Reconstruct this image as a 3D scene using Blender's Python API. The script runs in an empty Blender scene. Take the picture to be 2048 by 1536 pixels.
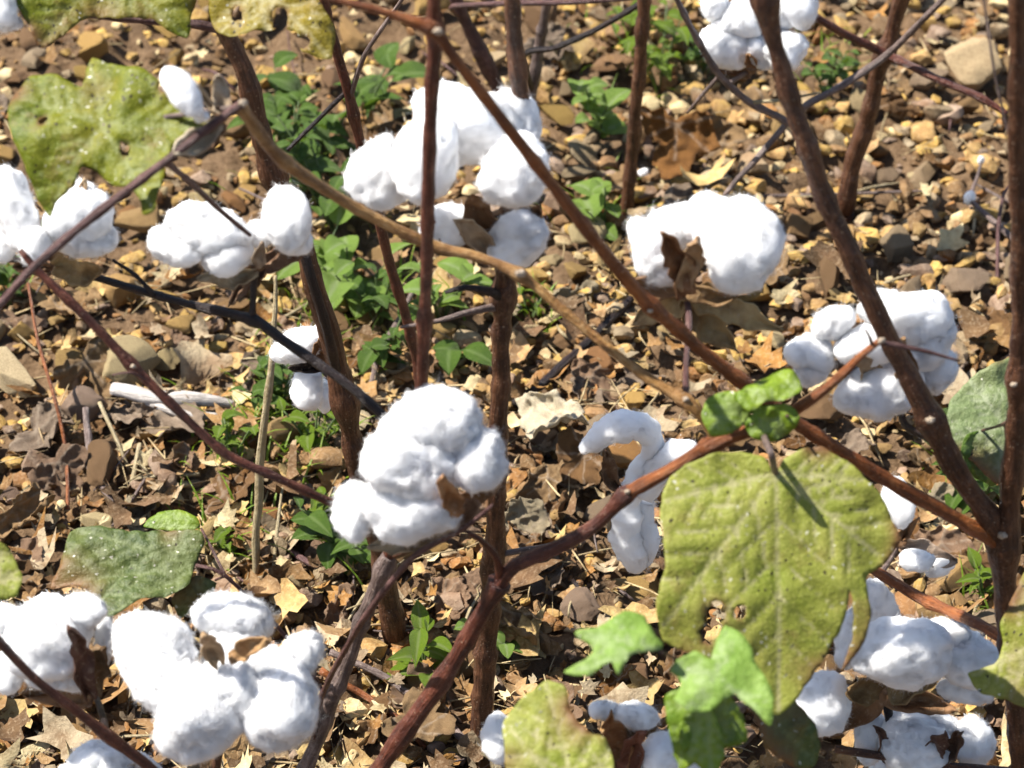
import bpy, math, random
import numpy as np
from mathutils import Vector, geometry

# ------------------------------------------------------------------ camera, sky, sun, exposure
SC = bpy.context.scene
COL = SC.collection
R = math.radians
CAM_H, PITCH, HFOV = 0.95, R(38.0), R(24.7)
cam_d = bpy.data.cameras.new('camera')
cam = bpy.data.objects.new('camera', cam_d); COL.objects.link(cam)
cam.location = (0, 0, CAM_H); cam.rotation_euler = (R(90) - PITCH, 0, 0)
cam_d.sensor_width = 36.0; cam_d.angle = HFOV
cam_d.clip_start = 0.02; cam_d.clip_end = 400
cam_d.dof.use_dof = True
cam_d.dof.focus_distance = 1.26
cam_d.dof.aperture_fstop = 13.5
SC.camera = cam

SUN = Vector((-0.56, 0.10, 0.82)).normalized()          # towards the sun
world = bpy.data.worlds.new('World'); SC.world = world; world.use_nodes = True
wn = world.node_tree.nodes; wl = world.node_tree.links
sky = wn.new('ShaderNodeTexSky'); sky.sky_type = 'NISHITA'; sky.sun_disc = False
sky.sun_elevation = math.asin(SUN.z); sky.sun_rotation = math.atan2(SUN.x, SUN.y)
wl.new(sky.outputs[0], wn['Background'].inputs[0]); wn['Background'].inputs[1].default_value = 0.075
sun_d = bpy.data.lights.new('sun', 'SUN'); sun_d.energy = 5.0; sun_d.angle = R(0.5); sun_d.color = (1.0, 0.955, 0.88)
sun = bpy.data.objects.new('sun', sun_d); COL.objects.link(sun)
sun.rotation_euler = (-SUN).to_track_quat('-Z', 'Y').to_euler(); sun.location = SUN * 20
vs = SC.view_settings
vs.view_transform = 'Standard'; vs.look = 'None'; vs.exposure = 1.3; vs.gamma = 1.0; vs.use_curve_mapping = False
SC.cycles.use_denoising = True
SC.cycles.max_bounces = 8; SC.cycles.transparent_max_bounces = 8

# ------------------------------------------------------------------ pixel <-> place
TH = math.tan(HFOV / 2)
C0 = np.array((0, 0, CAM_H)); FW = np.array((0, math.cos(PITCH), -math.sin(PITCH)))
RT = np.array((1.0, 0, 0)); UP = np.array((0, math.sin(PITCH), math.cos(PITCH)))
def ray(px, py): return FW + RT * ((px - 1024) / 1024 * TH) + UP * ((768 - py) / 1024 * TH)
def at(px, py, Y): d = ray(px, py); return C0 + d * (Y / d[1])
def gnd(px, py, z=0.0): d = ray(px, py); return C0 + d * ((z - CAM_H) / d[2])
def ppm(P): return float(np.dot(np.asarray(P) - C0, FW)) * TH / 1024      # metres for one pixel there
def nrm(v): v = np.asarray(v, float); return v / (np.linalg.norm(v) + 1e-12)

rng = np.random.default_rng(11)
random.seed(11)

def vn(P, s=0):
    P = np.asarray(P, float)
    i = np.floor(P).astype(np.int64); f = P - i; f = f * f * (3 - 2 * f)
    out = np.zeros(P.shape[:-1])
    for dx in (0, 1):
        wx = f[..., 0] if dx else 1 - f[..., 0]
        for dy in (0, 1):
            wy = f[..., 1] if dy else 1 - f[..., 1]
            for dz in (0, 1):
                wz = f[..., 2] if dz else 1 - f[..., 2]
                n = (i[..., 0] + dx) * 374761393 + (i[..., 1] + dy) * 668265263 + (i[..., 2] + dz) * 1440662683 + s * 974634777
                n = n & 0xffffffff; n = ((n ^ (n >> 13)) * 1274126177) & 0xffffffff; n = ((n ^ (n >> 16)) * 461845907) & 0xffffffff
                out += wx * wy * wz * (((n ^ (n >> 15)) & 0xffff) / 32767.5 - 1)
    return out
def fbm(P, o=4, s=0):
    P = np.asarray(P, float); r = 0; a = 1.0
    for k in range(o): r = r + a * vn(P, s + k); P = P * 2.03 + 7.7; a *= 0.5
    return r
def soil_h(x, y):
    x = np.asarray(x, float); y = np.asarray(y, float)
    P = np.stack([x, y, np.zeros_like(x)], -1)
    return 0.008 * vn(P * 7, 3) + 0.007 * vn(P * 19, 4) + 0.007 * (0.6 - 1.4 * np.abs(vn(P * 45, 5))) + 0.003 * vn(P * 110, 6)

# ------------------------------------------------------------------ mesh helpers
ORG = {}
def mesh_data(name, V, F, smooth=True, attrs=None, normals=None, midx=None):
    me = bpy.data.meshes.new(name)
    V = np.asarray(V, np.float32)
    if isinstance(F, np.ndarray):
        n, k = F.shape
        me.vertices.add(len(V)); me.vertices.foreach_set('co', V.ravel())
        me.loops.add(n * k); me.loops.foreach_set('vertex_index', F.astype(np.int32).ravel())
        me.polygons.add(n); me.polygons.foreach_set('loop_start', np.arange(0, n * k, k, dtype=np.int32))
    else:
        me.from_pydata(V.tolist(), [], F)
    me.update(calc_edges=True)
    me.polygons.foreach_set('use_smooth', np.full(len(me.polygons), bool(smooth)))
    if midx is not None: me.polygons.foreach_set('material_index', np.asarray(midx, np.int32))
    for a, arr in (attrs or {}).items():
        arr = np.asarray(arr, np.float32)
        if arr.ndim == 1: at_ = me.attributes.new(a, 'FLOAT', 'POINT'); at_.data.foreach_set('value', arr)
        else: at_ = me.attributes.new(a, 'FLOAT_VECTOR', 'POINT'); at_.data.foreach_set('vector', arr.ravel())
    me.validate()
    if normals is not None: me.normals_split_custom_set_from_vertices(np.asarray(normals, np.float32).tolist())
    return me
def link(name, me, loc, parent=None, mats=()):
    o = bpy.data.objects.new(name, me); COL.objects.link(o)
    if me is not None:
        for m in mats:
            if m.name not in [x.name for x in me.materials if x]: me.materials.append(m)
    loc = np.asarray(loc, float)
    if parent is not None:
        o.parent = parent; o.location = (loc - ORG[parent]).tolist()
    else: o.location = loc.tolist()
    ORG[o] = loc
    return o
def build(name, V, F, mats, parent=None, smooth=True, attrs=None, normals=None, midx=None, origin=None):
    V = np.asarray(V, float)
    o = np.asarray(origin, float) if origin is not None else V.mean(0)
    if not isinstance(mats, (list, tuple)): mats = [mats]
    me = mesh_data(name, V - o, F, smooth, attrs, normals, midx)
    return link(name, me, o, parent, mats)
def tag(o, label, cat=None, group=None, kind=None):
    if label: o['label'] = label
    if cat: o['category'] = cat
    if group: o['group'] = group
    if kind: o['kind'] = kind
    return o
def empty(name, loc): 
    o = link(name, None, loc); o.empty_display_size = 0.02; return o

_ico = {}
def ico(n):
    if n in _ico: return _ico[n]
    import bmesh
    bm = bmesh.new(); bmesh.ops.create_icosphere(bm, subdivisions=n, radius=1.0)
    V = np.array([v.co[:] for v in bm.verts]); F = np.array([[v.index for v in f.verts] for f in bm.faces], np.int32); bm.free()
    V /= np.linalg.norm(V, axis=1, keepdims=True)
    _ico[n] = (V, F); return _ico[n]
def vnormals(V, F):
    n = np.cross(V[F[:, 1]] - V[F[:, 0]], V[F[:, 2]] - V[F[:, 0]]); N = np.zeros_like(V)
    for k in range(3): np.add.at(N, F[:, k], n)
    return N / (np.linalg.norm(N, axis=1, keepdims=True) + 1e-12)

# ------------------------------------------------------------------ materials
def new_mat(name):
    m = bpy.data.materials.new(name); m.use_nodes = True
    nt = m.node_tree; b = nt.nodes['Principled BSDF']; return m, nt, nt.nodes, nt.links, b
def ramp(N, L, src, stops, interp='LINEAR'):
    r = N.new('ShaderNodeValToRGB'); r.color_ramp.interpolation = interp
    e = r.color_ramp.elements
    while len(e) < len(stops): e.new(0.5)
    for k, (p, c) in enumerate(stops):
        e[k].position = p; e[k].color = (*c, 1) if len(c) == 3 else c
    L.new(src, r.inputs[0]); return r.outputs[0]
def noise(N, L, vec, scale, detail=5, rough=0.6, out='Fac', dist=0.0):
    n = N.new('ShaderNodeTexNoise'); n.inputs['Scale'].default_value = scale; n.inputs['Detail'].default_value = detail
    n.inputs['Roughness'].default_value = rough; n.inputs['Distortion'].default_value = dist
    if vec is not None: L.new(vec, n.inputs['Vector'])
    return n.outputs[out]
def mix(N, L, fac, a, b, mode='MIX'):
    m = N.new('ShaderNodeMix'); m.data_type = 'RGBA'; m.blend_type = mode
    for s, v in ((m.inputs[0], fac), (m.inputs[6], a), (m.inputs[7], b)):
        if isinstance(v, (int, float)): s.default_value = v
        elif isinstance(v, tuple): s.default_value = (*v, 1)
        else: L.new(v, s)
    return m.outputs[2]
def math_n(N, L, op, a, b=None):
    m = N.new('ShaderNodeMath'); m.operation = op
    for k, v in enumerate((a, b)):
        if v is None: continue
        if isinstance(v, (int, float)): m.inputs[k].default_value = v
        else: L.new(v, m.inputs[k])
    return m.outputs[0]
def bump(N, L, h, strength, dist, b):
    n = N.new('ShaderNodeBump'); n.inputs['Strength'].default_value = strength; n.inputs['Distance'].default_value = dist
    L.new(h, n.inputs['Height']); L.new(n.outputs[0], b.inputs['Normal']); return n.outputs[0]
def coords(N, kind='Object'):
    return N.new('ShaderNodeTexCoord').outputs[kind]
def attr(N, name, out='Vector'):
    a = N.new('ShaderNodeAttribute'); a.attribute_name = name; return a.outputs[out]

def sat(c, k=0.78, s=1.22):
    l = 0.3 * c[0] + 0.59 * c[1] + 0.11 * c[2]; return tuple(max(0.003, (l + (x - l) * s) * k) for x in c)
def soil_material():
    m, nt, N, L, b = new_mat('soil'); c = coords(N)
    big = noise(N, L, c, 9, 4); fine = noise(N, L, c, 160, 6, 0.7)
    col = mix(N, L, big, (0.07, 0.040, 0.022), (0.17, 0.105, 0.055))
    col = mix(N, L, ramp(N, L, fine, [(0.35, (0, 0, 0)), (0.7, (1, 1, 1))]), col, (0.23, 0.15, 0.085))
    L.new(col, b.inputs['Base Color']); b.inputs['Roughness'].default_value = 0.95
    b.inputs['Specular IOR Level'].default_value = 0.15
    bump(N, L, fine, 1.0, 0.007, b); return m
def stone_material(name, use_attr):
    m, nt, N, L, b = new_mat(name); c = coords(N)
    if use_attr: base = attr(N, 'tint', 'Color')
    else: base = N.new('ShaderNodeObjectInfo').outputs['Color']
    rnd = N.new('ShaderNodeObjectInfo').outputs['Random']
    off = N.new('ShaderNodeVectorMath'); off.operation = 'ADD'; L.new(c, off.inputs[0]); L.new(rnd, off.inputs[1]); c = off.outputs[0]
    n1 = noise(N, L, c, 70, 5, 0.65); n2 = noise(N, L, c, 420, 5, 0.7); n3 = noise(N, L, c, 28, 2)
    dark = mix(N, L, 1.0, base, (0.42, 0.34, 0.27), 'MULTIPLY')
    col = mix(N, L, ramp(N, L, n1, [(0.34, (0.9,) * 3), (0.58, (0, 0, 0))]), base, dark)
    pale = mix(N, L, 0.4, base, (0.52, 0.41, 0.27))
    col = mix(N, L, ramp(N, L, n2, [(0.5, (0, 0, 0)), (0.72, (0.8,) * 3)]), col, pale)
    col = mix(N, L, ramp(N, L, n3, [(0.5, (0, 0, 0)), (0.7, (0.5,) * 3)]), col, (0.20, 0.105, 0.05))
    L.new(col, b.inputs['Base Color']); b.inputs['Roughness'].default_value = 0.82
    b.inputs['Specular IOR Level'].default_value = 0.3
    h = math_n(N, L, 'ADD', n1, math_n(N, L, 'MULTIPLY', n2, 0.5)); bump(N, L, h, 0.75, 0.003, b); return m
def bark_material(name, dark, mid, light, speck=0.5, rough=0.5):
    dark, mid, light = sat(dark, .8, 1.1), sat(mid, .8, 1.1), sat(light, .8, 1.05)
    m, nt, N, L, b = new_mat(name); tc = attr(N, 'tc')
    mp = N.new('ShaderNodeMapping'); mp.inputs['Scale'].default_value = (1, 1, 0.10); L.new(tc, mp.inputs[0])
    st = noise(N, L, mp.outputs[0], 700, 5, 0.65); lo = noise(N, L, tc, 45, 3); sp = noise(N, L, tc, 900, 2, 0.5); pa = noise(N, L, tc, 160, 4, 0.65)
    col = ramp(N, L, st, [(0.30, dark), (0.52, mid), (0.80, light)])
    col = mix(N, L, ramp(N, L, lo, [(0.38, (0.75,) * 3), (0.62, (0, 0, 0))]), col, dark)
    col = mix(N, L, ramp(N, L, pa, [(0.55, (0, 0, 0)), (0.75, (0.6,) * 3)]), col, light)
    col = mix(N, L, ramp(N, L, sp, [(0.66, (0, 0, 0)), (0.74, (speck,) * 3)]), col, (0.55, 0.43, 0.30))
    L.new(col, b.inputs['Base Color']); b.inputs['Roughness'].default_value = rough
    b.inputs['Specular IOR Level'].default_value = 0.4
    h = math_n(N, L, 'ADD', st, math_n(N, L, 'MULTIPLY', pa, 0.8)); bump(N, L, h, 1.0, 0.0022, b); return m
def leaf_material(name, green, yellow, vein, spots=0.5, white=0.3, trans=0.35, blotch=0.5, rough=0.45, seed=0.0):
    green, yellow, vein = sat(green, .80, 1.12), sat(yellow, .80, 1.12), sat(vein, .80, 1.1)
    m, nt, N, L, b = new_mat(name); c0 = coords(N)
    off = N.new('ShaderNodeVectorMath'); off.operation = 'ADD'; off.inputs[1].default_value = (seed, seed * 1.7, 0); L.new(c0, off.inputs[0]); c = off.outputs[0]
    lo = noise(N, L, c, 32, 4, 0.6); md = noise(N, L, c, 130, 4, 0.6); hi = noise(N, L, c, 700, 4, 0.6)
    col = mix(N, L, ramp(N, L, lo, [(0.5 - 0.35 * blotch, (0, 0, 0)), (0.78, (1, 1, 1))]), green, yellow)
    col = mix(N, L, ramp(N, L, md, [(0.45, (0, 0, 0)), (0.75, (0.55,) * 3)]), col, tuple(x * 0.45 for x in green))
    br = noise(N, L, c, 48, 6, 0.72); col = mix(N, L, ramp(N, L, br, [(0.56, (0, 0, 0)), (0.72, (0.75 * min(1, spots * 2.2 + white * .5),) * 3)]), col, (0.24, 0.15, 0.055))
    col = mix(N, L, ramp(N, L, hi, [(0.5, (0, 0, 0)), (0.8, (0.5,) * 3)]), col, tuple(min(.6, x * 1.5 + .05) for x in yellow))
    v = ramp(N, L, attr(N, 'vein', 'Fac'), [(0.2, (0, 0, 0)), (0.9, (0.85,) * 3)]); col = mix(N, L, v, col, vein)
    col = mix(N, L, attr(N, 'burn', 'Fac'), col, (0.20, 0.10, 0.035))
    wv = N.new('ShaderNodeVectorMath'); wv.operation = 'ADD'; L.new(c, wv.inputs[0]); sc_ = N.new('ShaderNodeVectorMath'); sc_.operation = 'SCALE'; sc_.inputs['Scale'].default_value = 0.004; L.new(noise(N, L, c, 300, 3, 0.6, 'Color'), sc_.inputs[0]); L.new(sc_.outputs[0], wv.inputs[1]); c = wv.outputs[0]
    vo = N.new('ShaderNodeTexVoronoi'); vo.inputs['Scale'].default_value = 330; vo.inputs['Randomness'].default_value = 1.0; L.new(c, vo.inputs['Vector'])
    cr = N.new('ShaderNodeSeparateColor'); L.new(vo.outputs['Color'], cr.inputs[0])
    def specks(lim, ch, size):
        inside = math_n(N, L, 'LESS_THAN', vo.outputs['Distance'], size)
        return math_n(N, L, 'MULTIPLY', inside, math_n(N, L, 'LESS_THAN', cr.outputs[ch], lim))
    col = mix(N, L, specks(spots, 0, 0.22), col, (0.03, 0.02, 0.008))
    col = mix(N, L, math_n(N, L, 'MULTIPLY', specks(white, 1, 0.22), ramp(N, L, lo, [(0.42, (0, 0, 0)), (0.6, (1, 1, 1))])), col, (0.72, 0.70, 0.58))
    L.new(col, b.inputs['Base Color']); b.inputs['Roughness'].default_value = rough
    b.inputs['Specular IOR Level'].default_value = 0.4
    h = math_n(N, L, 'ADD', md, math_n(N, L, 'MULTIPLY', hi, 0.4)); nb = bump(N, L, h, 0.8, 0.0016, b)
    t = N.new('ShaderNodeBsdfTranslucent'); L.new(nb, t.inputs['Normal'])
    L.new(mix(N, L, 1.0, col, (1.0, 1.0, 0.6), 'MULTIPLY'), t.inputs[0])
    ms = N.new('ShaderNodeMixShader'); ms.inputs[0].default_value = trans
    L.new(b.outputs[0], ms.inputs[1]); L.new(t.outputs[0], ms.inputs[2]); L.new(ms.outputs[0], N['Material Output'].inputs[0]); return m
def dry_material(name, trans=0.2):
    m, nt, N, L, b = new_mat(name); c0 = coords(N); oi = N.new('ShaderNodeObjectInfo')
    off = N.new('ShaderNodeVectorMath'); off.operation = 'ADD'; L.new(c0, off.inputs[0]); L.new(oi.outputs['Random'], off.inputs[1]); c = off.outputs[0]
    n1 = noise(N, L, c, 60, 5, 0.65); n2 = noise(N, L, c, 420, 5, 0.7); base = oi.outputs['Color']
    col = mix(N, L, ramp(N, L, n1, [(0.38, (0.85,) * 3), (0.6, (0, 0, 0))]), base, mix(N, L, 1.0, base, (0.45, 0.35, 0.28), 'MULTIPLY'))
    col = mix(N, L, ramp(N, L, n2, [(0.55, (0, 0, 0)), (0.75, (0.55,) * 3)]), col, (0.45, 0.36, 0.25))
    col = mix(N, L, ramp(N, L, attr(N, 'vein', 'Fac'), [(0.4, (0, 0, 0)), (1, (0.6,) * 3)]), col, (0.42, 0.33, 0.24))
    L.new(col, b.inputs['Base Color']); b.inputs['Roughness'].default_value = 0.7; b.inputs['Specular IOR Level'].default_value = 0.35
    h = math_n(N, L, 'ADD', n1, math_n(N, L, 'MULTIPLY', n2, 0.4)); nb = bump(N, L, h, 0.7, 0.003, b)
    t = N.new('ShaderNodeBsdfTranslucent'); L.new(nb, t.inputs['Normal']); L.new(col, t.inputs[0])
    ms = N.new('ShaderNodeMixShader'); ms.inputs[0].default_value = trans
    L.new(b.outputs[0], ms.inputs[1]); L.new(t.outputs[0], ms.inputs[2]); L.new(ms.outputs[0], N['Material Output'].inputs[0]); return m
def cotton_material():
    m, nt, N, L, b = new_mat('cotton'); c = coords(N)
    n1 = noise(N, L, c, 55, 3); n2 = noise(N, L, c, 900, 6, 0.75, dist=1.5); n3 = noise(N, L, c, 230, 5, 0.7, dist=2.0)
    col = mix(N, L, ramp(N, L, n1, [(0.45, (0, 0, 0)), (0.8, (0.35,) * 3)]), (0.93, 0.93, 0.932), (0.90, 0.89, 0.87))
    L.new(col, b.inputs['Base Color']); b.inputs['Roughness'].default_value = 1.0; b.inputs['Specular IOR Level'].default_value = 0.05
    b.inputs['Subsurface Weight'].default_value = 1.0; b.inputs['Subsurface Radius'].default_value = (1, 1, 1); b.inputs['Subsurface Scale'].default_value = 0.012
    b.inputs['Sheen Weight'].default_value = 0.25; b.inputs['Sheen Roughness'].default_value = 0.6
    h = math_n(N, L, 'ADD', n3, math_n(N, L, 'MULTIPLY', n2, 0.5)); bump(N, L, h, 0.40, 0.0018, b); return m
def fibre_material():
    m, nt, N, L, b = new_mat('cotton_fibre')
    d = N.new('ShaderNodeBsdfDiffuse'); d.inputs[0].default_value = (0.90, 0.90, 0.905, 1)
    t = N.new('ShaderNodeBsdfTranslucent'); t.inputs[0].default_value = (0.90, 0.90, 0.905, 1)
    ms = N.new('ShaderNodeMixShader'); ms.inputs[0].default_value = 0.4
    L.new(d.outputs[0], ms.inputs[1]); L.new(t.outputs[0], ms.inputs[2]); L.new(ms.outputs[0], N['Material Output'].inputs[0]); return m

M_SOIL = soil_material(); M_STONE = stone_material('stone', False); M_GRAVEL = stone_material('gravel', True)
M_COTTON = cotton_material(); M_FIBRE = fibre_material()
B_RED = bark_material('bark_red', (0.035, 0.010, 0.008), (0.14, 0.045, 0.028), (0.30, 0.12, 0.075), 0.4, 0.38)
B_BROWN = bark_material('bark_brown', (0.030, 0.012, 0.008), (0.125, 0.055, 0.030), (0.29, 0.145, 0.08), 0.6, 0.4)
B_DARK = bark_material('bark_dark', (0.008, 0.005, 0.005), (0.020, 0.011, 0.010), (0.06, 0.03, 0.025), 0.1)
B_ORANGE = bark_material('bark_orange', (0.10, 0.03, 0.010), (0.30, 0.095, 0.028), (0.44, 0.19, 0.075), 0.4)
B_TAN = bark_material('bark_tan', (0.15, 0.065, 0.022), (0.40, 0.22, 0.08), (0.62, 0.42, 0.21), 0.5)
B_GREY = bark_material('bark_grey', (0.07, 0.05, 0.045), (0.21, 0.15, 0.13), (0.42, 0.34, 0.30), 0.5)
B_PURPLE = bark_material('bark_purple', (0.045, 0.018, 0.016), (0.12, 0.055, 0.050), (0.26, 0.15, 0.13), 0.4)
B_STRAW = bark_material('straw', (0.26, 0.20, 0.11), (0.44, 0.36, 0.22), (0.62, 0.54, 0.38), 0.2, 0.6)
M_DRY = dry_material('dry_leaf'); M_HUSK = dry_material('husk', 0.12)
L_SPOT = leaf_material('leaf_spotted', (0.12, 0.18, 0.016), (0.31, 0.29, 0.022), (0.30, 0.33, 0.12), 0.45, 0.30, 0.4, 0.7, 0.5, 0.3)
L_PALE = leaf_material('leaf_pale_spotted', (0.29, 0.34, 0.06), (0.45, 0.43, 0.13), (0.53, 0.50, 0.26), 0.25, 0.40, 0.42, 0.7, 0.55, 1.3)
L_YELL = leaf_material('leaf_yellow', (0.20, 0.17, 0.035), (0.34, 0.26, 0.03), (0.45, 0.40, 0.20), 0.40, 0.15, 0.35, 0.8, 0.5, 2.1)
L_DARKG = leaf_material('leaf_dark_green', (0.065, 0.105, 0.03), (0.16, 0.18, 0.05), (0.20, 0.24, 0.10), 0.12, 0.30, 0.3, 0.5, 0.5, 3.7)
L_YOUNG = leaf_material('leaf_young', (0.24, 0.38, 0.08), (0.34, 0.46, 0.13), (0.38, 0.48, 0.22), 0.02, 0.02, 0.4, 0.4, 0.55, 5.2)
L_GREY = leaf_material('leaf_grey_green', (0.17, 0.235, 0.10), (0.27, 0.31, 0.15), (0.34, 0.38, 0.24), 0.08, 0.2, 0.3, 0.5, 0.55, 7.7)
L_WEED = leaf_material('weed_leaf', (0.08, 0.16, 0.03), (0.19, 0.28, 0.06), (0.22, 0.31, 0.11), 0.03, 0.04, 0.35, 0.4, 0.4, 6.9)
L_WEEDY = leaf_material('weed_leaf_bright', (0.15, 0.27, 0.035), (0.30, 0.38, 0.06), (0.32, 0.40, 0.15), 0.05, 0.04, 0.4, 0.5, 0.42, 8.3)

# ------------------------------------------------------------------ the ground
def make_soil():
    def axis(lo, hi, step, far, n):
        a = np.arange(lo, hi + 1e-6, step); g = np.geomspace(step, far, n)
        return np.concatenate([(lo - np.cumsum(g))[::-1], a, hi + np.cumsum(g)])
    xs = axis(-0.65, 0.65, 0.005, 14, 26); ys = axis(0.6, 1.95, 0.005, 14, 26)
    X, Y = np.meshgrid(xs, ys); V = np.stack([X, Y, soil_h(X, Y)], -1).reshape(-1, 3)
    nx, ny = len(xs), len(ys); i = np.arange(nx * ny).reshape(ny, nx)
    F = np.stack([i[:-1, :-1], i[:-1, 1:], i[1:, 1:], i[1:, :-1]], -1).reshape(-1, 4)
    tag(build('ground', V, F, M_SOIL, origin=(0, 1.2, 0)), None, None, None, 'structure')
make_soil()

def rock_shape(n, seed, cuts=9, rough=0.05):
    r = np.random.default_rng(seed); V, F = ico(n); V = V.copy()
    V = V * (1 + 0.18 * vn(V * 1.4 + seed * 3.1, 1))[:, None]
    for k in range(cuts):
        d = nrm(r.normal(size=3)); lim = r.uniform(0.36, 0.78); h = V @ d
        V = V - np.maximum(h - lim, 0)[:, None] * d * 0.93
    V = V * (1 + rough * fbm(V * 3.2 + seed, 3, 2))[:, None]
    V *= np.array((1.0, r.uniform(0.55, 0.92), r.uniform(0.38, 0.80)))
    return V, F
ROCKS = [mesh_data('stone', *rock_shape(4, 100 + k, 12 + k % 6, 0.035 + 0.02 * (k % 3)), True) for k in range(22)]
for me in ROCKS:
    me.materials.append(M_STONE)
    me.set_sharp_from_angle(angle=R(38))
STONE_COLS = {'tan': (0.47, 0.305, 0.125), 'golden': (0.56, 0.37, 0.12), 'pale': (0.63, 0.50, 0.28), 'brown': (0.26, 0.155, 0.07),
              'greyish': (0.34, 0.26, 0.16), 'rusty': (0.34, 0.17, 0.06), 'mauve': (0.30, 0.215, 0.155)}
STONE_COLS = {k: sat(c, .78, 1.08) for k, c in STONE_COLS.items()}
placed = []
MARKS = [(850, 930, 'the fluffy central boll'), (910, 320, 'the large upper boll'), (1410, 490, 'the boll with the brown husk'), (1750, 710, 'the lumpy boll at right'),
         (460, 465, 'the two-part boll at left'), (120, 450, 'the boll at the left edge'), (1270, 980, 'the drooping grey-white locks'), (430, 1340, 'the big blurred boll'),
         (100, 1290, 'the boll split by a dark husk'), (1520, 75, 'the shaded top right boll'), (1830, 1310, 'the broad lower right boll'), (605, 740, 'the half-hidden low boll'),
         (1800, 1020, 'the small half-hidden boll'), (1850, 1480, 'the ragged bottom right boll'), (380, 200, 'the dry boll with one lock'),
         (200, 260, 'the spotted lobed leaf'), (1550, 1150, 'the big spotted leaf'), (250, 1130, 'the dark flecked leaf'), (540, 40, 'the withered top leaf'), (190, 30, 'the top left leaf'),
         (1090, 855, 'the cream dead leaf'), (1350, 285, 'the rust-brown folded leaf'), (350, 795, 'the bleached split stick'), (350, 890, 'the mauve cupped leaf'),
         (1950, 150, 'the large beige stone'), (10, 765, 'the big pale stone'), (1630, 850, 'the big brown stone'), (1120, 250, 'the flat golden stone'),
         (1265, 370, 'the foot of the far brown stem'), (1695, 370, 'the foot of the far right stem'), (1050, 130, 'the far bare stems'), (700, 120, 'the thin top twigs'),
         (865, 620, 'the thin upright stem'), (1000, 720, 'the thick upright stem'), (660, 680, 'the leaning brown stem'), (1790, 600, 'the diagonal brown stem'), (1150, 690, 'the dark lying stick'),
         (620, 400, 'the dark green weeds'), (850, 1330, 'the bright green seedling'), (1000, 1250, 'the stem fork at bottom'), (690, 1400, 'the bottom centre stem'), (1950, 420, 'the dry twig with cotton tufts'),
         (1240, 1290, 'the pale young leaf'), (1110, 1480, 'the blurred bottom leaf'), (1970, 840, 'the grey-green right leaf'), (1960, 560, 'the stem at the right edge'), (250, 680, 'the red-brown branch'), (520, 900, 'the tall grass stalk'),
         (1370, 700, 'the stalk of the husked boll'), (1830, 180, 'the crossing far twigs'), (1200, 560, 'the long orange branch'), (60, 1060, 'the crumpled tan leaf')]
USED = {}
def where(px, py):
    m = min(MARKS, key=lambda q: (q[0] - px) ** 2 + (q[1] - py) ** 2); dx, dy = px - m[0], py - m[1]
    side = ('right of ' if dx > 0 else 'left of ') if abs(dx) > 1.8 * abs(dy) else ('below ' if dy > 0 else 'above ') if abs(dy) > 1.8 * abs(dx) else ('below right of ' if dx > 0 else 'below left of ') if dy > 0 else ('above right of ' if dx > 0 else 'above left of ')
    return side + m[2]
def unique(kind, px, py, sizes):
    """the label that no other thing carries, telling size, look and place"""
    for z in sizes:
        lab = z + ' ' + kind + ' ' + where(px, py)
        if lab not in USED: USED[lab] = 1; return lab
    return lab
def free(x, y, r, k=0.78):
    for (a, b, c) in placed:
        if (a - x) ** 2 + (b - y) ** 2 < (k * (r + c)) ** 2: return False
    return True
def stone(P, size, col, label, group, flat=None, rz=None, var=None, lift=0.5):
    me = ROCKS[var if var is not None else random.randrange(len(ROCKS))]
    x, y = P[0], P[1]; z = float(soil_h(x, y))
    o = link('stone', me, (x, y, z + size * lift))
    o.scale = (size, size * random.uniform(0.8, 1.1), size * (flat or random.uniform(0.75, 1.15)))
    o.rotation_euler = (random.uniform(-.45, .45), random.uniform(-.45, .45), rz if rz is not None else random.uniform(0, 6.28))
    c = STONE_COLS[col]; j = random.uniform(0.78, 1.2); o.color = (c[0] * j, c[1] * j * random.uniform(.95, 1.05), c[2] * j * random.uniform(.88, 1.1), 1)
    
    tag(o, label, 'stone', group); placed.append((x, y, size)); return o
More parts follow.
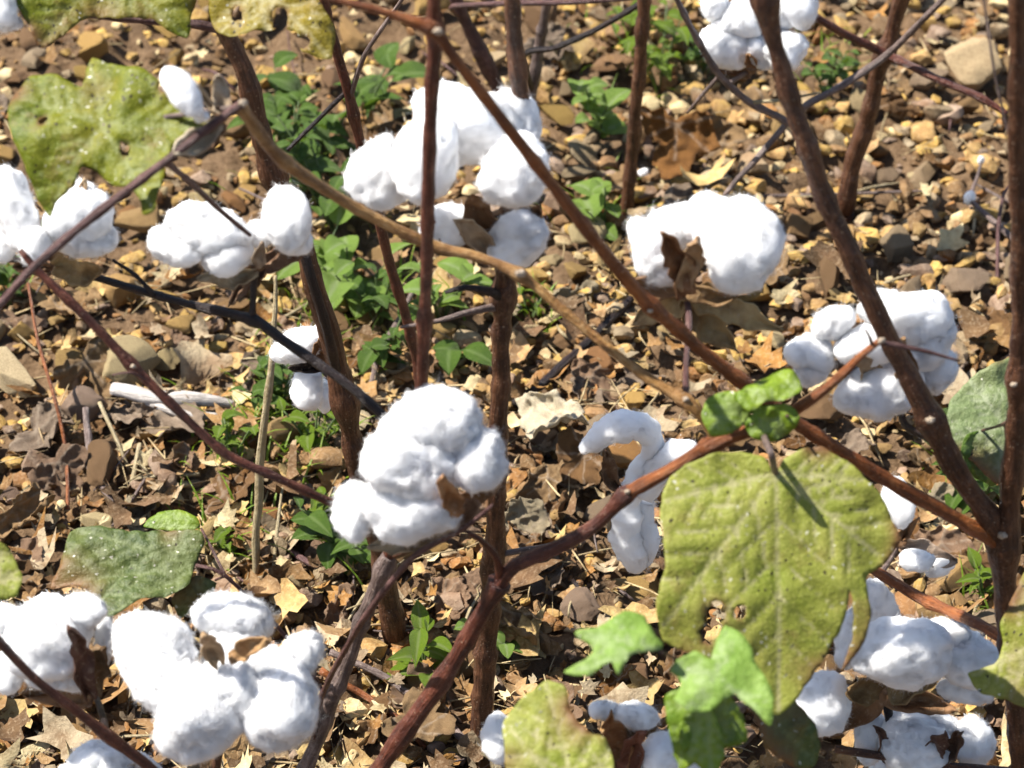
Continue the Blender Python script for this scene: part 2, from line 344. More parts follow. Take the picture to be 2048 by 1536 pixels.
# stones one can name (px, py, half width in px)
for (px, py, w, col, lab, fl) in [
    (1950, 150, 95, 'pale', 'large rounded pale beige stone beside the stem at the right edge, near the top', 1.1),
    (1560, 265, 45, 'tan', 'squarish tan stone behind the long diagonal brown stem, below the twig fork', 1.0),
    (14, 770, 105, 'pale', 'big smooth pale yellow stone cut by the left edge of the photo', .75),
    (1630, 850, 75, 'brown', 'big brown stone under the boll with the diagonal stem across it', 1.0),
    (385, 640, 50, 'golden', 'pointed golden stone below the black twig at left', 1.2),
    (330, 735, 42, 'pale', 'round pale stone lying above the bleached split stick', 1.1),
    (480, 770, 45, 'golden', 'light brown stone touching the right end of the bleached split stick', 1.0),
    (260, 430, 30, 'rusty', 'small orange rounded stone tucked under the spotted leaf at left', 1.1),
    (1640, 430, 50, 'brown', 'brown block-shaped stone right of the boll with the brown husk', 1.0),
    (1790, 510, 55, 'greyish', 'flat greyish stone right of the long diagonal stem', .7),
    (1550, 110, 30, 'tan', 'tan stone just under the shaded boll at the top right', .9),
    (1440, 640, 40, 'golden', 'golden stone in the shadow under the boll with the brown husk', .9),
    (600, 1185, 28, 'pale', 'small round pale yellow stone right of the big blurred boll', 1.0),
    (860, 1120, 55, 'golden', 'golden stone under the fluffy central boll', .9),
    (140, 600, 50, 'greyish', 'greyish brown stone left of the red-brown twig at left', 1.0),
    (1120, 250, 60, 'golden', 'broad flat golden stone right of the large upper boll', .6),
    (1850, 350, 50, 'greyish', 'greyish stone beside the brown stem foot at right', 1.0),
    (1290, 1170, 55, 'tan', 'flat tan stone under the hanging grey-white locks', .7),
    (700, 90, 50, 'tan', 'tan stone between the thin twigs at the top', .9),
    (170, 330, 40, 'brown', 'brown stone hidden partly by the spotted leaf at left', .9),
    (1760, 300, 40, 'brown', 'dark brown stone behind the foot of the background stem', 1.0)]:
    P = gnd(px, py); s = w * ppm(P); o = stone(P, s, col, lab, None, fl, lift=.5 if w > 60 else .4)
    if px == 14: o.color = (0.70, 0.56, 0.33, 1); o.data = ROCKS[6]; o.scale = (s * .95, s, s * .75); o.rotation_euler = (0.55, -0.15, 1.9); o.location.z += s * .25
BUCK = {'tan': 'tan', 'golden': 'golden', 'pale': 'pale beige', 'brown': 'dark brown', 'greyish': 'greyish', 'rusty': 'rust-coloured', 'mauve': 'mauve-grey'}
n = 0; tries = 0
while n < 275 and tries < 9000:
    tries += 1
    px, py = random.uniform(-60, 2108), random.uniform(-80, 1580); P = gnd(px, py)
    r = min(0.024, max(0.007, random.lognormvariate(math.log(0.0142), 0.40)))
    if px < 1000 and py > 800 and random.random() < 0.55: continue
    if not free(P[0], P[1], r, .66): continue
    if px > 1100 and py < 700: col = random.choices(['tan', 'greyish', 'brown', 'mauve', 'pale', 'golden'], [4, 6, 5, 3, 2, 1])[0]
    elif py < 850: col = random.choices(['golden', 'tan', 'pale', 'brown', 'rusty', 'greyish'], [6, 6, 3, 3, 2, 1])[0]
    else: col = random.choices(['tan', 'brown', 'mauve', 'rusty', 'pale', 'greyish'], [3, 5, 4, 2, 1, 2])[0]
    sh = random.choice([('flat', .6), ('angular', .95), ('blocky', 1.2)]); big = 'small' if r < .0095 else 'medium' if r < .013 else 'large'
    w_ = BUCK[col]; stone(P, r, col, unique('stone', px, py, [f'{big} {w_}', f'{big} {sh[0]} {w_}', f'{sh[0]} {w_}']), 'loose stones on the soil', sh[1]); n += 1

def make_gravel():
    lowp = [rock_shape(2, 500 + k, 9, 0.08) for k in range(10)]; midp = [rock_shape(2, 600 + k, 11, 0.12) for k in range(14)]
    allV, allF, allT = [], [], []; off = 0
    cols = np.array([STONE_COLS[k] for k in ('tan', 'golden', 'pale', 'brown', 'greyish', 'rusty', 'mauve')])
    for k in range(13400):
        px, py = rng.uniform(-260, 2310), rng.uniform(-170, 1700); mid = k < 7000
        if k < 1800: px, py = rng.uniform(1080, 2250), rng.uniform(-120, 760)
        P = gnd(px, py)
        if mid: r = float(np.clip(rng.lognormal(math.log(0.0092 if k < 1800 else 0.0070), 0.36), 0.0040, 0.0150)); V, F = midp[rng.integers(14)]
        else: r = float(np.clip(rng.lognormal(math.log(0.0034), 0.50), 0.0012, 0.0085)); V, F = lowp[rng.integers(10)]
        if mid and not free(P[0], P[1], r, 0.62): continue
        a, b_, c = rng.uniform(0, 6.28, 3); ti = rng.uniform(-.5, .5); ca, sa, cb, sb = math.cos(a), math.sin(a), math.cos(ti), math.sin(ti)
        M = np.array(((ca, -sa, 0), (sa, ca, 0), (0, 0, 1))) @ np.array(((1, 0, 0), (0, cb, -sb), (0, sb, cb)))
        z = float(soil_h(P[0], P[1])) + r * rng.uniform(0.15, 0.9)
        v = (V * r * rng.uniform(0.75, 1.25, 3)) @ M.T + (P[0], P[1], z)
        p = [3, 3, 1.5, 4, 3, 1, 2] if px > 1100 and py < 800 else [4, 5, 2.5, 3, 1, 2, 1] if py < 850 else [3, 2, 1, 5, 2, 2, 3]
        t = cols[rng.choice(7, p=np.array(p) / sum(p))] * rng.uniform(0.6, 1.2)
        allV.append(v); allF.append(F + off); off += len(v); allT.append(np.tile(t, (len(v), 1)))
    V = np.concatenate(allV); F = np.concatenate(allF); T = np.concatenate(allT)
    o = build('gravel', V, F, M_GRAVEL, smooth=True, attrs={'tint': T}, origin=(0, 1.2, 0))
    o.data.set_sharp_from_angle(angle=R(32))
    tag(o, 'small brown and tan gravel and crumbs of earth covering the soil', 'gravel', None, 'stuff')
make_gravel()

# ------------------------------------------------------------------ tubes, leaves, husks, bolls
def smooth_path(pts, rad, step=0.004):
    P = np.asarray(pts, float); r = np.asarray(rad, float); out, ro = [], []
    for i in range(len(P) - 1):
        p0 = P[max(i - 1, 0)]; p1 = P[i]; p2 = P[i + 1]; p3 = P[min(i + 2, len(P) - 1)]
        n = max(2, int(np.linalg.norm(p2 - p1) / step))
        for t in np.linspace(0, 1, n, endpoint=False):
            m1 = (p2 - p0) * 0.4; m2 = (p3 - p1) * 0.4; t2, t3 = t * t, t * t * t
            out.append((2 * t3 - 3 * t2 + 1) * p1 + (t3 - 2 * t2 + t) * m1 + (-2 * t3 + 3 * t2) * p2 + (t3 - t2) * m2)
            ro.append(r[i] * (1 - t) + r[i + 1] * t)
    out.append(P[-1]); ro.append(r[-1]); return np.array(out), np.array(ro)
def tube(pts, rad, sides=10, step=0.004, seed=0, wob=0.2, nodes=()):
    P, r = smooth_path(pts, rad, step); n = len(P)
    s = np.concatenate([[0], np.cumsum(np.linalg.norm(np.diff(P, axis=0), axis=1))])
    S = np.stack([s * 38, np.full(n, seed * 1.37), np.zeros(n)], -1)
    taper = np.minimum(1, np.minimum(s, s[-1] - s) / 0.02 + 0.05)[:, None]
    P = P + np.stack([vn(S, 11), vn(S, 12), vn(S, 13)], -1) * r[:, None] * wob * taper
    r = r * (1 + 0.08 * vn(S * 3, 14) + 0.06 * vn(S * 11, 16))
    if s[-1] > 0.09 and rad[0] > 0.0018:
        rn = np.random.default_rng(int(seed) + 77); s0 = rn.uniform(.01, .03)
        while s0 < s[-1] - .01: r = r * (1 + rn.uniform(.12, .30) * np.exp(-((s - s0) / (rn.uniform(.9, 1.5) * rad[0])) ** 2)); s0 += rn.uniform(.022, .05)
    for nd in nodes:
        d = np.linalg.norm(P - np.asarray(nd), axis=1); r = r * (1 + 0.45 * np.exp(-(d / (np.mean(r) * 1.7)) ** 2))
    T = np.gradient(P, axis=0); T /= np.linalg.norm(T, axis=1, keepdims=True) + 1e-12
    u = nrm(np.cross(T[0], (0.3, 0.5, 0.8))); V, tc = [], []
    for i in range(n):
        u = nrm(u - T[i] * np.dot(u, T[i])); w = np.cross(T[i], u)
        for k in range(sides):
            a = 2 * math.pi * k / sides; d = u * math.cos(a) + w * math.sin(a)
            rr = r[i] * (1 + 0.10 * float(vn(np.array((math.cos(a) * 1.6 + seed, math.sin(a) * 1.6, s[i] * 110)), 15)))
            V.append(P[i] + d * rr); tc.append((math.cos(a) * r[i], math.sin(a) * r[i], s[i] + seed * 0.13))
    F = []
    for i in range(n - 1):
        for k in range(sides):
            a = i * sides + k; b = i * sides + (k + 1) % sides; F.append((a, b, b + sides, a + sides))
    F.append(tuple(range(sides))[::-1]); F.append(tuple((n - 1) * sides + k for k in range(sides)))
    return np.array(V), F, np.array(tc)
_seed = [0]
def wpts(spec):
    pts, rad = [], []
    for q in spec:
        if q[0] == 'R':
            _, px, Y, w = q
            g = (CAM_H / Y); ang = math.atan(g) - PITCH; py = 768 + 1024 * math.tan(ang) / TH
            p = at(px, py, Y); z = float(soil_h(p[0], p[1])); p = np.array((p[0], p[1], z + 0.002)); 
            pts.append(p); rad.append(w / 2 * ppm(p) * 1.15)
            pts.append(p - np.array((0, 0, 0.03))); rad.append(w / 2 * ppm(p) * 1.1)
        else:
            px, py, Y, w = q; p = at(px, py, Y); pts.append(p); rad.append(w / 2 * ppm(p) * 0.85)
    return pts, rad
def stem(parent, name, spec, mat, nodes=(), label=None, sides=10, wob=0.2):
    _seed[0] += 1
    pts, rad = wpts(spec)
    V, F, tc = tube(pts, rad, sides, 0.004, _seed[0], wob, [at(*q) for q in nodes])
    o = build(name, V, F, mat, parent, True, {'tc': tc})
    if label: o['label'] = label
    return o

def leaf(parent, outline, cen, Y, normal, mat, veins, name='leaf', label=None, curl=1.0, grid=0.0018, thick=0.00025, holes=(), pucker=1.0, petiole=None, pet_mat=None, col=None, fold=0.0):
    """outline in px is laid on the tilted plane through at(*cen, Y); veins = (base, [tips])"""
    P0 = at(cen[0], cen[1], Y); N = nrm(normal)
    def on(px, py): d = ray(px, py); return C0 + d * (np.dot(P0 - C0, N) / np.dot(d, N))
    ex = nrm(RT - N * np.dot(RT, N)); ey = np.cross(N, ex)
    def uv(p): q = on(*p) - P0; return np.array((q @ ex, q @ ey))
    O = np.array([uv(p) for p in outline]); k = len(O)
    fine = []
    for i in range(k):                                       # slightly wavy, rounded margin
        p0, p1, p2, p3 = O[i - 1], O[i], O[(i + 1) % k], O[(i + 2) % k]
        m = max(2, int(np.linalg.norm(p2 - p1) / (grid * 0.9)))
        for t in np.linspace(0, 1, m, endpoint=False):
            m1 = (p2 - p0) * 0.3; m2 = (p3 - p1) * 0.3; t2, t3 = t * t, t ** 3
            fine.append((2 * t3 - 3 * t2 + 1) * p1 + (t3 - 2 * t2 + t) * m1 + (-2 * t3 + 3 * t2) * p2 + (t3 - t2) * m2)
    O = np.array(fine); nO = len(O); size = float(np.max(O.max(0) - O.min(0)))
    w = np.stack([O[:, 0] * 300, O[:, 1] * 300, np.zeros(nO)], -1); O = O + np.stack([vn(w, 21), vn(w, 22)], -1) * grid * 0.30
    xs = np.arange(O[:, 0].min(), O[:, 0].max(), grid); ys = np.arange(O[:, 1].min(), O[:, 1].max(), grid)
    G = np.array([(x + rng.uniform(-.25, .25) * grid, y + rng.uniform(-.25, .25) * grid) for x in xs for y in ys])
    dmin = np.min(np.linalg.norm(G[:, None] - O[None], axis=2), axis=1); G = G[dmin > grid * 0.55]
    pts = [Vector(p) for p in np.concatenate([O, G])]
    vo, eo, fo, *_ = geometry.delaunay_2d_cdt(pts, [(i, (i + 1) % nO) for i in range(nO)], [], 1, 1e-7)
    Q = np.array([v[:] for v in vo]); F = [tuple(f) for f in fo]
    b = uv(veins[0]); tips = [uv(t) for t in veins[1]]; vd = np.full(len(Q), 9.0)
    def seg(a, c):
        ab = c - a; t = np.clip(((Q - a) @ ab) / (ab @ ab + 1e-12), 0, 1); return np.linalg.norm(Q - (a + t[:, None] * ab), axis=1)
    for t in tips:
        vd = np.minimum(vd, seg(b, t)); L = np.linalg.norm(t - b); d = (t - b) / L; pr = np.array((-d[1], d[0]))
        for f in (0.2, 0.36, 0.52, 0.68):
            for sgn in (-1, 1):
                vd = np.minimum(vd, seg(b + d * L * f, b + d * L * (f + 0.22) + pr * sgn * L * 0.24) * 1.7)
    vein = np.exp(-(vd / 0.00105) ** 2)
    eo_ = np.min(np.linalg.norm(Q[:, None] - O[None, ::2], axis=2), axis=1); w3 = np.stack([Q[:, 0], Q[:, 1], 0 * Q[:, 0]], -1)
    burn = np.clip(vn(w3 * 55 + _seed[0], 81) * 1.6 - 0.1, 0, 1) * np.exp(-(eo_ / 0.006)) * 1.3
    if mat in (L_YOUNG, L_WEED, L_WEEDY): burn = burn * 0
    if holes:
        dh = np.full(len(Q), 9.0)
        for (hx, hy, hr) in holes:
            hc = uv((hx, hy)); hr_ = hr * ppm(P0); dh = np.minimum(dh, np.linalg.norm((Q - hc) * np.array((1.0, .6)), axis=1) / hr_ - 1 + 0.5 * vn(w3 * 400, 82))
        burn = np.maximum(burn, np.exp(-np.maximum(dh, 0) / 0.6)); F = [f for f in F if min(dh[list(f)]) > 0]
    W = np.stack([Q[:, 0], Q[:, 1], np.zeros(len(Q))], -1)
    sd = _seed[0] = _seed[0] + 1
    rr = np.linalg.norm(Q - b, axis=1) / size
    z = curl * (size * 0.085 * vn(W * (2.6 / size) + sd, 31) + size * 0.03 * vn(W * (8 / size) + sd, 32) - size * 0.14 * rr ** 2)
    z = z + pucker * size * 0.022 * np.minimum(vd / (0.10 * size), 1.0) - fold * np.abs((Q - b) @ np.array((1.0, 0.0)))
    z = z - 0.0006 * vein
    V = P0 + Q[:, :1] * ex + Q[:, 1:] * ey + z[:, None] * N
    # give it thickness
    Nn = vnormals(V, np.array(F)); n = len(V)
    V2 = np.concatenate([V + Nn * thick * .5, V - Nn * thick * .5]); edge = {}
    for f in F:
        for i in range(3):
            e = (f[i], f[(i + 1) % 3]); edge[e] = 1
    FF = [f for f in F] + [tuple(x + n for x in f[::-1]) for f in F]
    for (a, c) in edge:
        if (c, a) not in edge: FF.append((c, a, a + n, c + n))
    o = build(name, V2, FF, mat, parent, True, {'vein': np.concatenate([vein, vein]), 'burn': np.concatenate([burn, burn])})
    if col: o.color = (*col, 1)
    if label: o['label'] = label
    if petiole:
        pts, rad = wpts(petiole); pts[0] = on(*veins[0]) - N * 0.0006
        Vp, Fp, tc = tube(pts, rad, 8, 0.004, sd, 0.4); build('petiole', Vp, Fp, pet_mat or B_PURPLE, o, True, {'tc': tc})
    return o
TOCAM = nrm(C0 - np.array((0, 1.0, 0.15)))

def lock_mesh(cen, ax, seed, fibres, sub=4):
    r = np.random.default_rng(seed); D, F = ico(sub)
    nb = r.integers(3, 6); rad = np.full(len(D), 0.0); acc = np.zeros(len(D)); K = 9.0
    blobs = [((0, 0, 0), 0.80)]
    for k in range(nb):
        d = r.normal(size=3); d[2] *= 0.8; d = nrm(d); blobs.append((d * r.uniform(0.34, 0.55), r.uniform(0.42, 0.60)))
    for (c, q) in blobs:
        c = np.asarray(c); bq = D @ c; disc = bq ** 2 - (c @ c - q * q); e = np.where(disc > 0, bq + np.sqrt(np.maximum(disc, 0)), 0)
        acc += np.exp(K * e)
    rad = np.log(acc) / K; rad /= np.percentile(rad, 80)
    sc = float(np.mean([np.linalg.norm(a) for a in ax]))
    U = D * rad[:, None]
    V = U[:, :1] * ax[0] + U[:, 1:2] * ax[1] + U[:, 2:] * ax[2]
    return fluffy(V, F, cen, r, sc, fibres)
def strand_mesh(pts, rad, seed, fibres):
    V, F, tc = tube(pts, rad, 22, 0.0016, seed, 0.3); c = V.mean(0); T = []
    for f in F:
        for k in range(1, len(f) - 1): T.append((f[0], f[k], f[k + 1]))
    return (c, *fluffy(V - c, np.array(T, np.int32), c, np.random.default_rng(seed), float(np.mean(rad)) * 1.3, fibres))
def fluffy(V, F, cen, r, sc, fibres):
    N = vnormals(V, F)
    ga = nrm(r.normal(size=3)); Wc = V + cen; Wd = Wc - 0.72 * (Wc @ ga)[:, None] * ga        # tufts combed one way
    Wd = Wd + 0.004 * np.stack([vn(Wc * 120, 44), vn(Wc * 120, 45), vn(Wc * 120, 46)], -1)
    d = 0.0036 * vn(Wc * 62, 41) + 0.0016 * np.maximum(vn(Wc * 330, 47), 0) ** 2 * 2.2 + 0.0019 * (0.5 - np.abs(vn(Wd * 210, 42))) + 0.0008 * (0.5 - np.abs(vn(Wd * 520, 43))) * 1.4
    V = V + N * (d * min(1.0, sc / 0.016))[:, None]; N = vnormals(V, F)
    # loose fibres lying over the lock and sticking out of it
    n = fibres; idx = r.integers(0, len(V), n); q = 14                                   # every fourteen fibres may share a tuft
    t = r.normal(size=(n, 3)); L = r.uniform(0.0008, 0.0030, n); lift = r.uniform(0.02, 1.0, n) ** 2 * 0.8; wid = r.uniform(0.000024, 0.00006, n); jit = np.zeros((n, 3)); t2 = r.normal(size=(n, 3)) * 0.7
    for k in range(0, n - q, q):
        if r.random() < 0.34:
            idx[k:k + q] = idx[k]; t[k:k + q] = t[k] + r.normal(size=(q, 3)) * 0.35; L[k:k + q] = r.uniform(0.0028, 0.0085) * r.uniform(.5, 1.1, q); lift[k:k + q] = r.uniform(.1, 1.15) * r.uniform(.6, 1.2, q)
            wid[k:k + q] *= 1.25; jit[k:k + q] = r.normal(size=(q, 3)) * 0.0009; t2[k:k + q] = t2[k] * .8 + r.normal(size=(q, 3)) * 0.35
    p = V[idx] + jit; nn = N[idx]; t = t - nn * np.sum(t * nn, 1, keepdims=True); t /= np.linalg.norm(t, axis=1, keepdims=True)
    L = L[:, None] * min(1.2, sc / 0.015); lift = lift[:, None]; wid = wid[:, None]
    pts = [p - nn * 0.0006, p + (t * .55 + nn * lift * .8) * L, p + (t * .8 + nn * lift * .75 + t2 * .5) * L]
    sv = np.cross(t, nn) + 0.4 * nn; sv /= np.linalg.norm(sv, axis=1, keepdims=True)
    rows = []
    for k, q in enumerate(pts[:2]): wk = wid * (1 - 0.2 * k); rows += [q - sv * wk, q + sv * wk]
    rows.append(pts[2]); FV = np.stack(rows, 1).reshape(-1, 3); b = (np.arange(n) * 5)[:, None] + len(V)
    FF = np.concatenate([b + np.array(x) for x in ((0, 1, 3), (0, 3, 2), (2, 3, 4))])
    Vt = np.concatenate([V, FV]) + cen; Ft = np.concatenate([F, FF]); Nt = np.concatenate([N, np.repeat(nn, 5, 0)])
    mi = np.concatenate([np.zeros(len(F)), np.ones(len(FF))]); return Vt, Ft, Nt, mi

def husk_mesh(a, b, width, side, up, cup=0.5, seed=0, rough=0.0):
    """a boat-shaped pointed valve from a to b"""
    r = np.random.default_rng(seed + 900); ax = b - a; L = np.linalg.norm(ax); d = ax / L
    s = nrm(side - d * np.dot(side, d)); n = np.cross(d, s)
    if np.dot(n, up) < 0: n = -n
    nu, nv = 22, 11; V = []
    ph = r.uniform(0, 9)
    for i in range(nu + 1):
        t = i / nu; w = width * (math.sin(math.pi * min(1, t * 0.86 + 0.14)) ** 0.8) * (1 - 0.15 * t) + 0.0006
        if rough: w *= 1 + rough * math.sin(t * 23 + ph)
        for j in range(nv):
            v = j / (nv - 1) * 2 - 1; x = v * w * 0.5
            z = -cup * w * (1 - v * v) * 0.7 + L * 0.16 * t * t + 0.0012 * math.sin(7 * t + 3 * v + ph)
            V.append(a + d * (t * L) + s * (x + 0.06 * width * math.sin(5 * t + ph)) + n * z)
    V = np.array(V); q9 = V * 260; V = V + 0.0011 * np.stack([vn(q9 + ph, 61), vn(q9 + ph, 62), vn(q9 + ph, 63)], -1) + 0.0022 * np.stack([vn(V * 90 + ph, 64), vn(V * 90 + ph, 65), vn(V * 90 + ph, 66)], -1)
    F = [(i * nv + j, i * nv + j + 1, (i + 1) * nv + j + 1, (i + 1) * nv + j) for i in range(nu) for j in range(nv - 1)]
    m = len(V); th = 0.0007; NN = vnormals(V, np.array([f[:3] for f in F])); W = np.concatenate([V + NN * th * .5, V - NN * th * .5]); edge = {}
    for f in F:
        for i in range(4): edge[(f[i], f[(i + 1) % 4])] = 1
    FF = F + [tuple(x + m for x in f[::-1]) for f in F] + [(c, e, e + m, c + m) for (e, c) in edge if (c, e) not in edge]
    return W, FF
def boll(plant, label, Y, base, locks, husks=(), stalk=None, stalk_mat=B_BROWN, fib=1500, dull=False, hcol=(0.24, 0.13, 0.06), strands=()):
    """base (px,py,dY); locks (px,py,rx,ry,angle,dY); husks (base px,py, tip px,py, width px, dY0, dY1)"""
    B = at(base[0], base[1], Y + base[2]); k = ppm(B); r0 = 15 * k
    # the dry cup at the foot of the boll
    D, F = ico(3); U = D * np.array((1, 1, .55)); U[:, 2] += 0.18 * np.sqrt(U[:, 0] ** 2 + U[:, 1] ** 2); U *= (1 + 0.12 * vn(D * 3 + Y * 10, 8))[:, None]
    o = build('boll', B + U * r0, F, M_HUSK, plant, True, {'vein': np.zeros(len(U))}, origin=B); o.color = (0.20, 0.11, 0.05, 1)
    o['label'] = label
    for q, (px, py, rx, ry, an, dy) in enumerate(locks):
        c = at(px, py, Y + dy); m = ppm(c); ca, sa = math.cos(R(an)), math.sin(R(an)); vd = nrm(c - C0)
        e1 = RT; e2 = nrm(np.cross(RT, vd)); e2 = e2 if e2[2] > 0 else -e2
        a1 = (e1 * ca + e2 * sa) * rx * m; a2 = (-e1 * sa + e2 * ca) * ry * m; a3 = vd * min(rx, ry) * 0.95 * m
        V, Fc, Nn, mi = lock_mesh(c, (a1, a2, a3), int(abs(px * 7 + py * 13)) + 5000, int(fib * 2.7 * (rx * ry / 6000) ** 0.6))
        build('lock', V, Fc, [M_COTTON, M_FIBRE], o, True, None, Nn, mi, origin=c)
    for q, st in enumerate(strands):
        pts = [at(a, b, Y + dy) for (a, b, w, dy) in st]; rad = [w / 2 * ppm(pp) for pp, (a, b, w, dy) in zip(pts, st)]
        c, V, Fc, Nn, mi = strand_mesh(pts, rad, 300 + q + int(st[0][0]), int(fib * 3)); build('lock', V, Fc, [M_COTTON, M_FIBRE], o, True, None, Nn, mi, origin=c)
    for q, h in enumerate(husks):
        a = at(h[0], h[1], Y + h[5]); b = at(h[2], h[3], Y + h[6]); rough = h[7] if len(h) > 7 else 0
        V, Fh = husk_mesh(a, b, h[4] * ppm(a), np.cross(b - a, C0 - a), C0 - a, 0.5, q + int(h[0]), rough)
        ho = build('bract' if rough else 'husk', V, Fh, M_HUSK, o, True, {'vein': np.zeros(len(V))})
        j = random.uniform(.8, 1.25); cc = h[8] if len(h) > 8 else hcol; ho.color = (cc[0] * j, cc[1] * j, cc[2] * j, 1)
    if stalk:
        pts, rad = wpts(stalk); pts[0] = B; _seed[0] += 1
        V, Fs, tc = tube(pts, rad, 8, 0.003, _seed[0], 0.5); build('stalk', V, Fs, stalk_mat, o, True, {'tc': tc})
    return o
def plant(px, Y, label):
    g = CAM_H / Y; ang = math.atan(g) - PITCH; py = 768 + 1024 * math.tan(ang) / TH; p = at(px, py, Y)
    o = empty('cotton_plant', (p[0], p[1], 0.0)); tag(o, label, 'cotton plant', 'dried cotton plants'); return o
#PLANTS
from mathutils import Quaternion
UPN = np.array((0, 0, 1.0))
def nv(x=0.0, y=-0.6, z=0.8): return nrm((x, y, z))

# ------------------------------------------------------------------ plant behind the centre, thick upright stem and big upper boll
p = plant(962, .89, 'cotton plant with thick upright stem behind the centre and a large five-lock boll')
stem(p, 'stem', [(1022, -120, .885, 40), (1028, 60, .885, 41), (1042, 250, .887, 42), (1012, 520, .888, 42), (1002, 700, .889, 43), (992, 1000, .89, 43), (978, 1250, .89, 44), ('R', 962, .89, 44)],
     B_BROWN, [(1002, 600, .889), (985, 1130, .89)])
stem(p, 'branch', [(1000, 612, .888, 22), (930, 625, .875, 15), (880, 640, .87, 11), (800, 655, .868, 6)], B_GREY)
stem(p, 'branch', [(1008, 600, .888, 26), (985, 585, .88, 22), (930, 575, .875, 14), (890, 585, .872, 8)], B_DARK)
boll(p, 'large puffy white boll behind the thin upright stem near the top', .868, (985, 500, .005),
     [(765, 345, 62, 92, -22, .004), (925, 262, 118, 92, 0, .012), (1015, 265, 78, 78, 0, .016), (1030, 352, 86, 84, 20, -.022), (858, 312, 82, 96, 10, -.006), (890, 455, 62, 52, 0, .012), (1040, 468, 76, 58, 25, -.004)],
     [(985, 500, 940, 375, 70, 0, -.002), (985, 505, 870, 440, 60, .004, .010), (990, 505, 1085, 400, 66, 0, .002), (985, 500, 905, 430, 46, -.012, -.016, 0, (0.40, 0.31, 0.20))],
     [(985, 500, .87, 22), (1000, 545, .88, 20), (1006, 590, .888, 22)], B_BROWN)
boll(p, 'drooping grey-white boll of stringy locks right of centre', .90, (1245, 985, .01),
     [(1340, 932, 36, 34, 0, -.002)],
     [(1240, 990, 1200, 890, 30, 0, -.006, 0, (0.20, 0.12, 0.07)), (1240, 990, 1215, 1050, 26, 0, 0, 0, (0.33, 0.25, 0.15))],
     [(1245, 985, .91, 10), (1190, 1055, .90, 12), (1110, 1090, .892, 14), (990, 1110, .89, 16)], B_GREY, 1100,
     strands=[[(1166, 900, 16, 0), (1190, 882, 36, 0), (1222, 858, 50, 0), (1266, 848, 54, 0), (1300, 872, 50, 0), (1304, 912, 46, 0), (1280, 955, 50, 0), (1254, 1005, 54, -.001), (1250, 1055, 62, -.003), (1266, 1105, 66, -.002), (1274, 1136, 34, -.002)],
              [(1296, 1000, 30, .002), (1285, 1040, 50, .001), (1296, 1085, 46, 0), (1286, 1125, 24, 0)],
              [(1290, 985, 50, -.002), (1316, 950, 76, -.004), (1345, 915, 80, -.004), (1376, 920, 56, -.003), (1388, 940, 26, -.002)]])

# ------------------------------------------------------------------ plant with the orange branch, rooted below the frame
p = plant(610, .76, 'cotton plant with the forked orange-brown branch across the centre and the big spotted leaf')
stem(p, 'stem', [('R', 610, .76, 46), (680, 1680, .762, 44), (760, 1536, .764, 42), (890, 1350, .768, 40), (1000, 1165, .77, 40)], B_RED, [(1000, 1165, .77)])
stem(p, 'branch', [(995, 1175, .77, 42), (1030, 1132, .77, 38), (1120, 1092, .77, 37), (1190, 1050, .77, 34), (1250, 992, .77, 34), (1262, 982, .77, 30)], B_RED, [(1250, 992, .77)])
stem(p, 'branch', [(1246, 995, .77, 28), (1270, 978, .77, 30), (1350, 935, .77, 32), (1432, 886, .77, 34), (1540, 848, .77, 32), (1640, 785, .77, 26), (1720, 712, .772, 19), (1762, 680, .774, 15)],
     B_ORANGE, [(1250, 992, .77), (1432, 886, .77)], 'orange-brown branch forking to the right')
stem(p, 'twig', [(1752, 684, .774, 12), (1790, 690, .774, 13), (1850, 702, .776, 11), (1918, 722, .778, 6)], B_PURPLE)
stem(p, 'twig', [(1745, 692, .773, 9), (1738, 672, .772, 7), (1730, 658, .771, 4)], B_PURPLE, sides=6)
stem(p, 'branch', [(1002, 1160, .77, 24), (990, 1110, .768, 18), (955, 1075, .766, 13), (930, 1062, .765, 8)], B_RED)
stem(p, 'branch', [(1436, 884, .77, 30), (1405, 835, .772, 26), (1370, 800, .776, 24), (1280, 745, .785, 22), (1150, 640, .80, 23), (1040, 550, .81, 24), (960, 515, .815, 24), (860, 488, .818, 26), (700, 410, .818, 27), (570, 325, .812, 30), (520, 270, .81, 32), (478, 210, .808, 26)],
     B_TAN, [(1370, 800, .776), (1040, 550, .81), (570, 325, .812), (480, 210, .808)], 'straw-coloured branch running to the upper left')
stem(p, 'branch', [(486, 206, .807, 22), (440, 240, .803, 20), (330, 325, .796, 20), (150, 462, .785, 22), (60, 540, .778, 20), (-10, 620, .772, 20), (-120, 720, .765, 16)], B_PURPLE, [(200, 420, .788)])
stem(p, 'twig', [(330, 322, .796, 16), (380, 365, .81, 15), (440, 420, .83, 13), (500, 470, .848, 10)], B_PURPLE)
